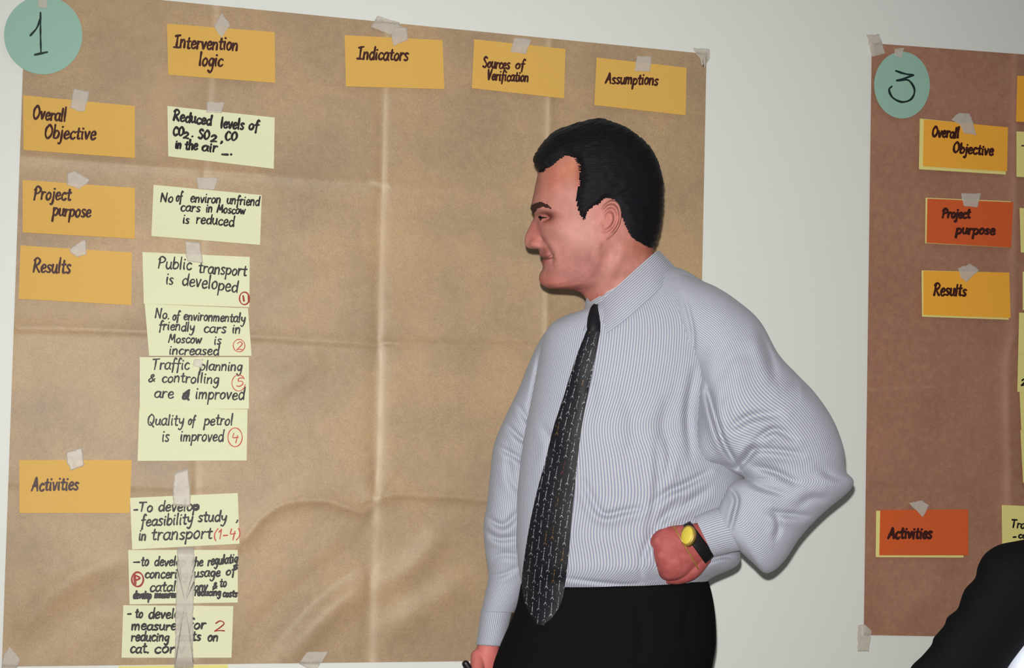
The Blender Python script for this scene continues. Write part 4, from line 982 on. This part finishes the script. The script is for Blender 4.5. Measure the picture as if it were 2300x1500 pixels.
# collar
def ribbon_grid(top, bot, nx, ny, th, space, bulge=4.0):
    a = catmull(top, n=nx); b = catmull(bot, n=nx); k = min(len(a), len(b)); a = a[np.linspace(0, len(a)-1, nx).astype(int)]; b = b[np.linspace(0, len(b)-1, nx).astype(int)]
    t = np.linspace(0, 1, ny)[:, None, None]; g = a[None]*(1-t)+b[None]*t
    sgn = np.sign(np.mean(a[:, 2])+np.mean(b[:, 2])); g[..., 2] += sgn*bulge*np.sin(np.pi*t[..., 0])
    gi = g.copy(); gi[..., 2] -= sgn*th
    L = np.linalg.norm(space(b)-space(a), axis=1).mean(); X = np.concatenate([[0], np.cumsum(np.linalg.norm(np.diff(space(a), axis=0), axis=1))])
    uv = np.stack(np.broadcast_arrays(X[None, :], np.linspace(0, L, ny)[:, None]), -1)
    me = closed_grid(space(g.reshape(-1, 3)), space(gi.reshape(-1, 3)), nx, ny, uv.reshape(-1, 2))
    bm = bmesh.new(); bm.from_mesh(me); bmesh.ops.recalc_face_normals(bm, faces=bm.faces[:]); bm.to_mesh(me); bm.free()
    return me
def sw(u, v, k): return (u, v, surf_w(u, v)+k)
COLLAR = part('collar', ribbon_grid([(1481, 562, -2), (1470, 568, 36), (1444, 590, 66), (1402, 628, 86), (1364, 662, 86), (1344, 682, 76)],
     [(1520, 603, 8), (1506, 618, 52), (1478, 652, 96), (1437, 690, sw(1437, 690, 9)[2]), (1400, 722, sw(1400, 722, 9)[2]), (1364, 749, sw(1364, 749, 9)[2])], 40, 14, 5, MAN, 5), M['collar'], SHIRT, 'collar leaf with stripes running along it')
part('collar', ribbon_grid([(1482, 566, -2), (1466, 572, -34), (1430, 592, -62), (1380, 626, -76), (1330, 656, -40), (1318, 664, 6), (1330, 684, 54)],
     [(1520, 603, -8), (1500, 618, -60), (1460, 650, -100), (1400, 690, -104), (1330, 716, -60), (1306, 722, 20), (1311, 744, sw(1316, 744, 7)[2])], 40, 14, 5, MAN, 3), M['collar'], SHIRT)
part('collar_band', grid_mesh(sweep([(1318, 682, 1488, 584, 0, 74, 72), (1320, 704, 1494, 606, 0, 80, 78), (1324, 730, 1500, 630, 0, 86, 84)], 96, 4.0), MAN, cap=False, uv=sweep_uv(sweep([(1318, 682, 1488, 584, 0, 74, 72), (1320, 704, 1494, 606, 0, 80, 78), (1324, 730, 1500, 630, 0, 86, 84)], 96, 4.0), MAN)), M['collar'], SHIRT)
# chest pocket
pk = [(1330, 946), (1474, 940), (1474, 1096), (1400, 1122), (1330, 1092)]
def pocket():
    n = 22; q = [(1330, 942), (1474, 938), (1472, 1100), (1336, 1100)]
    s, t = np.meshgrid(np.linspace(0, 1, n), np.linspace(0, 1, n)); p = bil(q, s, t); p[..., 1] += 20*t*(1-np.abs(2*s-1))
    w = np.array([[surf_w(*x) for x in r] for r in p]); e_ = np.minimum(np.minimum(s, 1-s), 1-t); lift = 0.8+0.8*sst(e_, 0, 0.1)
    g = np.concatenate([p, (w+lift)[..., None]], -1); gi = np.concatenate([p, (w-2)[..., None]], -1)
    uv = np.zeros(p.shape); H_ = tgf.shape[1]//2
    gu, gv = tgf[:, 4:H_-4, 0], tgf[:, 4:H_-4, 1]; gx = tuv[:, 4:H_-4, 0]
    for i in range(n):
        for j in range(n):
            q_ = np.unravel_index(np.argmin((gu-p[i, j, 0])**2+(gv-p[i, j, 1])**2), gu.shape); a_ = min(q_[1], gu.shape[1]-2)
            uv[i, j] = (gx[q_[0], a_]+(p[i, j, 0]-gu[q_[0], a_])/(gu[q_[0], a_+1]-gu[q_[0], a_])*(gx[q_[0], a_+1]-gx[q_[0], a_]), p[i, j, 1]/S0)
    return closed_grid(MAN(g.reshape(-1, 3)), MAN(gi.reshape(-1, 3)), n, n, uv.reshape(-1, 2))
part('pocket', pocket(), M['shirt'], SHIRT)
# tie
def tie_strip(rows, th, crown):
    n = 17; a = catmull([(r[0], r[1]) for r in rows], step=5); b = catmull([(r[2], r[3]) for r in rows], step=5); k = max(len(a), len(b))
    a = a[np.linspace(0, len(a)-1, k).astype(int)]; b = b[np.linspace(0, len(b)-1, k).astype(int)]
    s = np.linspace(0, 1, n)[None, :, None]; p = a[:, None]*(1-s)+b[:, None]*s
    w = np.array([[surf_w(x[0], x[1], 60.0) for x in r] for r in p])
    for _ in range(10):
        w[1:-1] = 0.5*w[1:-1]+0.25*(w[:-2]+w[2:]); w[:, 1:-1] = 0.5*w[:, 1:-1]+0.25*(w[:, :-2]+w[:, 2:])
    pr = crown*(1-np.abs(2*s[..., 0]-1)**3)
    g = np.concatenate([p, (w+th+pr)[..., None]], -1); gi = np.concatenate([p, (w+1)[..., None]], -1)
    L = np.concatenate([[0], np.cumsum(np.linalg.norm(np.diff(p[:, n//2], axis=0), axis=1))])/S0
    wd_ = np.linalg.norm(b-a, axis=1)/S0*1.25
    uv = np.stack([(s[..., 0]-0.5)*wd_[:, None]+0.2, np.broadcast_to(L[:, None], (k, n))], -1)
    me = closed_grid(MAN(g.reshape(-1, 3)), MAN(gi.reshape(-1, 3)), n, k, uv.reshape(-1, 2))
    bm = bmesh.new(); bm.from_mesh(me); bmesh.ops.recalc_face_normals(bm, faces=bm.faces[:]); bm.to_mesh(me); bm.free()
    return me
# trousers, belt line, legs and shoes down to the floor
vf = float(proj(np.array([man_foot[0], man_foot[1], 0.0]))[1])
TR = [(1170, 1306, 1588, 1296, 4, 124, 110), (1168, 1320, 1594, 1312, 4, 127, 114), (1158, 1368, 1603, 1352, 2, 128, 120), (1140, 1410, 1608, 1400, 0, 132, 128), (1122, 1452, 1608, 1452, 0, 136, 134), (1106, 1500, 1600, 1500, 0, 140, 138), (1096, 1580, 1592, 1590, 0, 140, 138), (1100, 1660, 1588, 1670, 0, 132, 130), (1120, 1710, 1570, 1716, 0, 110, 110)]
tr = sweep(TR, 140, 6.0, 0.9); tr[..., 1] += 17*np.clip(tr[..., 2]/120, 0, 1)*(1-sst(tr[..., 1], 1330, 1400))
tr_m = [grid_mesh(folds(tr, [([(1200, 1420), (1260, 1440), (1330, 1500)], 5, 14, 4), ([(1420, 1340), (1440, 1420), (1430, 1500)], 3, 12, 3), ([(1560, 1330), (1540, 1400), (1550, 1480)], 3, 12, 3)]), MAN)]
for (a0, a1, k0, k1, f0, f1, w0) in ((1100, 1350, 1130, 1310, 1150, 1290, -50), (1330, 1592, 1360, 1560, 1390, 1545, 40)):
    tr_m.append(grid_mesh(sweep([(a0, 1600, a1, 1600, w0*0.6, 118, 116), (a0+6, 1740, a1-4, 1740, w0, 104, 104), (k0, 2100, k1, 2100, w0, 84, 84), (f0-6, 2450, f1+6, 2450, w0, 74, 74), (f0, vf-34, f1, vf-34, w0, 70, 70)], 64, 12.0), MAN))
TRO = part('trousers', fuse(tr_m, 0.006, 2), M['trousers'], ROOT)
for (f0, f1, w0) in ((1150, 1290, -50), (1390, 1545, 40)):
    part('shoe', grid_mesh(sweep([(f0+20, vf-70, f1-20, vf-70, w0, 50, 50), (f0-10, vf-48, f1-4, vf-40, w0, 58, 58), (f0-120, vf-26, f1, vf-20, w0, 62, 60), (f0-150, vf-8, f1+2, vf-8, w0, 62, 60), (f0-146, vf-2, f1, vf-2, w0, 58, 56)], 48, 8.0), MAN), M['shoe'], ROOT)
_t0 = len(SHIRT.data.vertices)
_bv = BVHTree.FromPolygons([tuple(v.co) for v in SHIRT.data.vertices]+[tuple(v.co) for v in TRO.data.vertices], [tuple(q.vertices) for q in SHIRT.data.polygons]+[tuple(i+_t0 for i in q.vertices) for q in TRO.data.polygons])
TIE = [(1320, 736, 1349, 742), (1312, 756, 1344, 768), (1300, 786, 1338, 800), (1284, 832, 1328, 850), (1264, 896, 1316, 908), (1243, 960, 1305, 970), (1226, 1030, 1297, 1036), (1208, 1096, 1291, 1098), (1192, 1166, 1284, 1168), (1180, 1236, 1278, 1238), (1172, 1300, 1271, 1300), (1176, 1344, 1262, 1348), (1190, 1378, 1244, 1382), (1206, 1402, 1222, 1404)]
TIEO = part('tie', tie_strip(TIE, 8, 3), M['tie'], ROOT, 'dark navy tie with small white figures')
part('tie_knot', grid_mesh(sweep([(1334, 682, 1344, 684, 72, 8, 8), (1327, 690, 1346, 692, 78, 15, 12), (1321, 708, 1350, 712, 92, 18, 14), (1318, 730, 1352, 736, 104, 17, 14), (1320, 750, 1347, 756, 110, 12, 12), (1324, 760, 1340, 764, 110, 6, 8)], 32, 3.0), MAN), M['tie'], TIEO)
# ---- body: head, trunk, arms and hands fused into one continuous surface
def shrink(rows, a, w): return [(r[0]+(r[2]-r[0])*a, r[1]+(r[3]-r[1])*a, r[2]-(r[2]-r[0])*a, r[3]-(r[3]-r[1])*a, r[4], r[5]-w, r[6]-w) for r in rows]
bm_ = head_parts(MAN)
bm_.append(grid_mesh(sweep(shrink(TORSO, 0.09, 24), 96, 8.0), MAN))
bm_.append(grid_mesh(tube([(1540, 730, 20), (1640, 800, 50), (1740, 950, 62), (1800, 1070, 66), (1720, 1130, 88), (1640, 1170, 106), (1585, 1202, 114)], [54, 54, 50, 44, 42, 34, 30], 24), MAN))
bm_.append(grid_mesh(tube([(1300, 770, -30), (1240, 830, -48), (1180, 980, -52), (1150, 1090, -50), (1140, 1250, -50), (1108, 1400, -50), (1098, 1450, -50)], [40, 40, 38, 36, 33, 26, 23], 24), MAN))
# left hand on the hip: back of the hand, folded fingers, thumb
LH = [(1592, 1168, 1618, 1240, 114, 28, 26), (1566, 1174, 1592, 1256, 118, 28, 26), (1540, 1178, 1566, 1274, 124, 31, 28), (1512, 1180, 1542, 1292, 128, 34, 28), (1488, 1184, 1518, 1302, 128, 35, 28), (1470, 1196, 1500, 1304, 124, 33, 28), (1460, 1210, 1488, 1300, 118, 28, 26), (1456, 1222, 1478, 1290, 110, 20, 22)]
bm_.append(grid_mesh(sweep(LH, 64, 3.0, 0.85), MAN))
for (k, a, b, c, r) in (((1500, 1202, 126), (1483, 1205, 112), (1486, 1212, 88), (1514, 1216, 80), 18), ((1492, 1226, 126), (1474, 1230, 110), (1478, 1238, 84), (1510, 1242, 76), 19),
                        ((1493, 1254, 124), (1476, 1258, 108), (1480, 1265, 84), (1512, 1268, 76), 18.5), ((1502, 1279, 120), (1486, 1281, 104), (1490, 1286, 84), (1516, 1287, 78), 17)):
    bm_.append(grid_mesh(tube([k, a, b, c], [r, r, r*0.95, r*0.85], 18), MAN))
bm_.append(grid_mesh(tube([(1580, 1252, 116), (1556, 1282, 122), (1528, 1296, 112), (1500, 1298, 92)], [19, 18, 16, 14], 18), MAN))
for p_ in ((1494, 1202, 145), (1484, 1228, 144), (1486, 1256, 142), (1498, 1281, 136)):
    bm_.append(grid_mesh(ellipsoid(p_, (15, 10, 7), 12), MAN))
# right hand holding a marker
RH = [(1078, 1436, 1122, 1440, -50, 24, 24), (1070, 1455, 1121, 1459, -50, 27, 26), (1064, 1466, 1122, 1466, -50, 29, 27), (1057, 1490, 1119, 1494, -50, 32, 28), (1054, 1520, 1117, 1524, -50, 32, 28), (1056, 1550, 1114, 1552, -50, 30, 26), (1062, 1570, 1108, 1572, -50, 22, 22)]
bm_.append(grid_mesh(sweep(RH, 56, 3.0, 0.85), MAN))
for i, (u_, r) in enumerate(((1064, 14), (1079, 15), (1094, 14.5), (1108, 13))):
    y0 = 1560-abs(i-1.2)*4
    bm_.append(grid_mesh(tube([(u_, y0-12, -46), (u_-2, y0+22, -36), (u_-2, y0+34, -10), (u_, y0+8, 6), (u_+2, y0-12, -4)], [r, r, r*.95, r*.9, r*.8], 16), MAN))
bm_.append(grid_mesh(tube([(1074, 1474, -40), (1072, 1502, -16), (1078, 1526, 2), (1090, 1540, 6)], [17, 16, 15, 13], 16), MAN))
BODY = part('body', fuse(bm_, 0.0014, 3), M['skin'], ROOT)
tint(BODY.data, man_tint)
eye_things(MAN, ROOT, BODY)
part('hair', hair_mesh(MAN), M['hair'], ROOT, 'short black hair combed back')
part('eyebrow', patch_on_head(BROW, 2.0, MAN), M['brow'], ROOT)
# watch and bracelet on the left wrist
WA = part('watch', grid_mesh(sweep([(1550, 1170, 1606, 1246, 118, 30, 29), (1547, 1171, 1604, 1249, 118, 35, 31), (1528, 1181, 1588, 1265, 123, 37, 33), (1525, 1182, 1585, 1267, 123, 33, 31)], 72, 3.0, 0.9), MAN), M['leather'], ROOT, 'wristwatch with black strap')
def dial(u, v, w, rx, ry, th, rot, name, mat, par):
    n = 40; an = 2*np.pi*np.arange(n)/n; x = rx*np.cos(an); y = ry*np.sin(an); cr, sr = math.cos(rot), math.sin(rot)
    nx, ny, nz = -0.56, -0.26, 0.786
    g = []
    for k, dz in ((0.05, th), (0.9, th), (1.0, th-1.2), (1.0, -8), (0.05, -8)):
        X = (x*cr-y*sr)*k; Y = (x*sr+y*cr)*k; g.append(np.stack([u+X+nx*dz, v+Y+ny*dz, w-(nx*X+ny*Y)/nz+nz*dz], -1))
    return part(name, grid_mesh(np.array(g), MAN), mat, par)
dial(1545, 1203, 160, 15.5, 23.5, 4.0, math.radians(14), 'watch_case', M['gold'], WA)
dial(1544.5, 1202.5, 161, 12.5, 20, 4.4, math.radians(14), 'watch_dial', M['dial'], WA)
br = sweep([(1512, 1180, 1570, 1280, 125, 37, 33), (1510, 1181, 1568, 1281, 125, 37, 33)], 60, 2.0, 0.85)
part('bracelet', grid_mesh(np.concatenate([tube(np.vstack([br[0], br[0][:1]]), [1.5, 1.5], 8)]), MAN), M['gold'], ROOT, 'thin gold chain bracelet')
# the marker in his right hand
MK = empty('marker_pen', tuple(map(float, MAN(np.array([1080.0, 1530.0, -10.0])))))
tag(MK, 'marker pen with black cap held in the man\'s lowered hand', 'marker')
part('cap', grid_mesh(tube([(1046, 1491, -12), (1054, 1503, -12)], [8.5, 8.5], 20), MAN), M['pen_black'], MK)
part('barrel', grid_mesh(tube([(1054, 1503, -12), (1064, 1518, -12), (1100, 1574, -12), (1118, 1600, -12)], [7.4, 7.4, 7.4, 7.4], 20), MAN), M['pen_white'], MK)

# ---- second person, only the dark sleeve and some pale cloth reach into the picture
D1 = 1.5; W2 = Space(D1)
K2 = D0/D1
foot2 = P(np.array(2560.0), np.array(1300.0), D1); R2 = empty('person', (float(foot2[0]), float(foot2[1]), 0.0))
tag(R2, 'person in a black sleeved top at the lower right corner, mostly out of view', 'person')
HS = Space(D1, 2690-1380, 1170-660, K2, 1380, 660)
vf2 = float(proj(np.array([foot2[0], foot2[1], 0.0]))[1])
T2 = [(2560, 1190, 2780, 1180, 0, 90, 90), (2400, 1230, 2790, 1214, 0, 120, 120), (2330, 1290, 2840, 1270, 0, 150, 150), (2310, 1400, 2850, 1390, 0, 180, 170), (2250, 1520, 2850, 1520, 0, 190, 180), (2250, 1800, 2850, 1800, 0, 190, 180), (2270, 2060, 2840, 2060, 0, 190, 180)]
b2 = head_parts(HS)+[grid_mesh(sweep(shrink(T2, 0.08, 24), 64, 16.0), W2),
     grid_mesh(tube([(2330, 1300, 20), (2250, 1400, 56), (2160, 1540, 90), (2120, 1650, 112), (2190, 1700, 200), (2300, 1730, 260)], [44, 48, 48, 46, 42, 38], 20), W2)]
g2 = sweep([(2280, 1700, 2290, 1760, 255, 30, 30), (2330, 1690, 2340, 1770, 268, 34, 34), (2380, 1690, 2392, 1780, 276, 34, 34), (2410, 1696, 2420, 1776, 276, 26, 26)], 40, 6.0); b2.append(grid_mesh(g2, W2))
for i in range(4): b2.append(grid_mesh(tube([(2400, 1700+i*22, 276), (2440, 1698+i*24, 286), (2466, 1704+i*24, 262), (2460, 1710+i*23, 240)], [16, 15, 14, 12], 12), W2))
b2.append(grid_mesh(tube([(2340, 1690, 280), (2380, 1668, 296), (2420, 1672, 296)], [18, 17, 14], 12), W2))
B2 = part('body', fuse(b2, 0.0035, 2), M['skin'], R2)
tint(B2.data, lambda u, v: np.tile(np.array([[214, 140, 124]])/255.0, (len(u), 1)))
part('hair', hair_mesh(HS), M['hair'], R2); eye_things(HS, R2, B2); part('eyebrow', patch_on_head(BROW, 2.4, HS), M['hair'], R2)
SH2 = part('top', grid_mesh(sweep(T2, 96, 12.0, 0.9), W2), M['pale_cloth'], R2, 'pale blue white cloth')
TR2 = [grid_mesh(sweep([(2262, 2020, 2846, 2020, 0, 194, 184), (2260, 2200, 2850, 2200, 0, 200, 190), (2290, 2330, 2820, 2330, 0, 160, 160)], 64, 20.0), W2)]
for a0, a1 in ((2268, 2560), (2550, 2846)):
    TR2.append(grid_mesh(sweep([(a0, 2200, a1, 2200, 0, 160, 160), (a0+40, 2700, a1-40, 2700, 0, 110, 110), (a0+50, vf2-30, a1-50, vf2-30, 0, 96, 96)], 48, 24.0), W2))
part('trousers', fuse(TR2, 0.01, 2), M['trousers'], R2)
for a0, a1 in ((2310, 2520), (2590, 2800)):
    part('shoe', grid_mesh(sweep([(a0, vf2-90, a1, vf2-90, 0, 80, 80), (a0-30, vf2-50, a1, vf2-50, 0, 90, 90), (a0-160, vf2-26, a1, vf2-20, 0, 90, 90), (a0-190, vf2-3, a1, vf2-3, 0, 88, 88)], 40, 12.0), W2), M['shoe'], R2)
ARM2 = [(2330, 1206, 2480, 1240, 0, 90, 80), (2282, 1215, 2440, 1262, 10, 108, 100), (2242, 1224, 2424, 1290, 20, 118, 110), (2212, 1244, 2404, 1320, 34, 122, 114), (2196, 1272, 2384, 1350, 44, 122, 112), (2190, 1298, 2360, 1376, 52, 122, 110), (2168, 1322, 2338, 1402, 60, 120, 106), (2158, 1346, 2314, 1432, 68, 116, 104),
        (2150, 1368, 2292, 1460, 74, 114, 102), (2128, 1386, 2272, 1486, 80, 112, 100), (2121, 1404, 2256, 1510, 84, 110, 98), (2104, 1424, 2242, 1532, 88, 108, 96), (2096, 1434, 2232, 1552, 92, 106, 94), (2092, 1448, 2222, 1572, 96, 104, 92), (2070, 1474, 2214, 1592, 100, 102, 90), (2046, 1498, 2206, 1612, 104, 100, 88),
        (2030, 1540, 2196, 1640, 108, 98, 86), (2020, 1610, 2200, 1660, 116, 92, 84), (2040, 1690, 2210, 1664, 150, 84, 80), (2110, 1760, 2230, 1660, 200, 74, 70), (2200, 1790, 2260, 1680, 236, 60, 56), (2270, 1786, 2290, 1690, 252, 46, 44)]
part('sleeve', grid_mesh(smooth_grid(sweep(ARM2, 80, 6.0, 0.9), 1), W2), M['black_cloth'], R2, 'black sleeve with small folds')
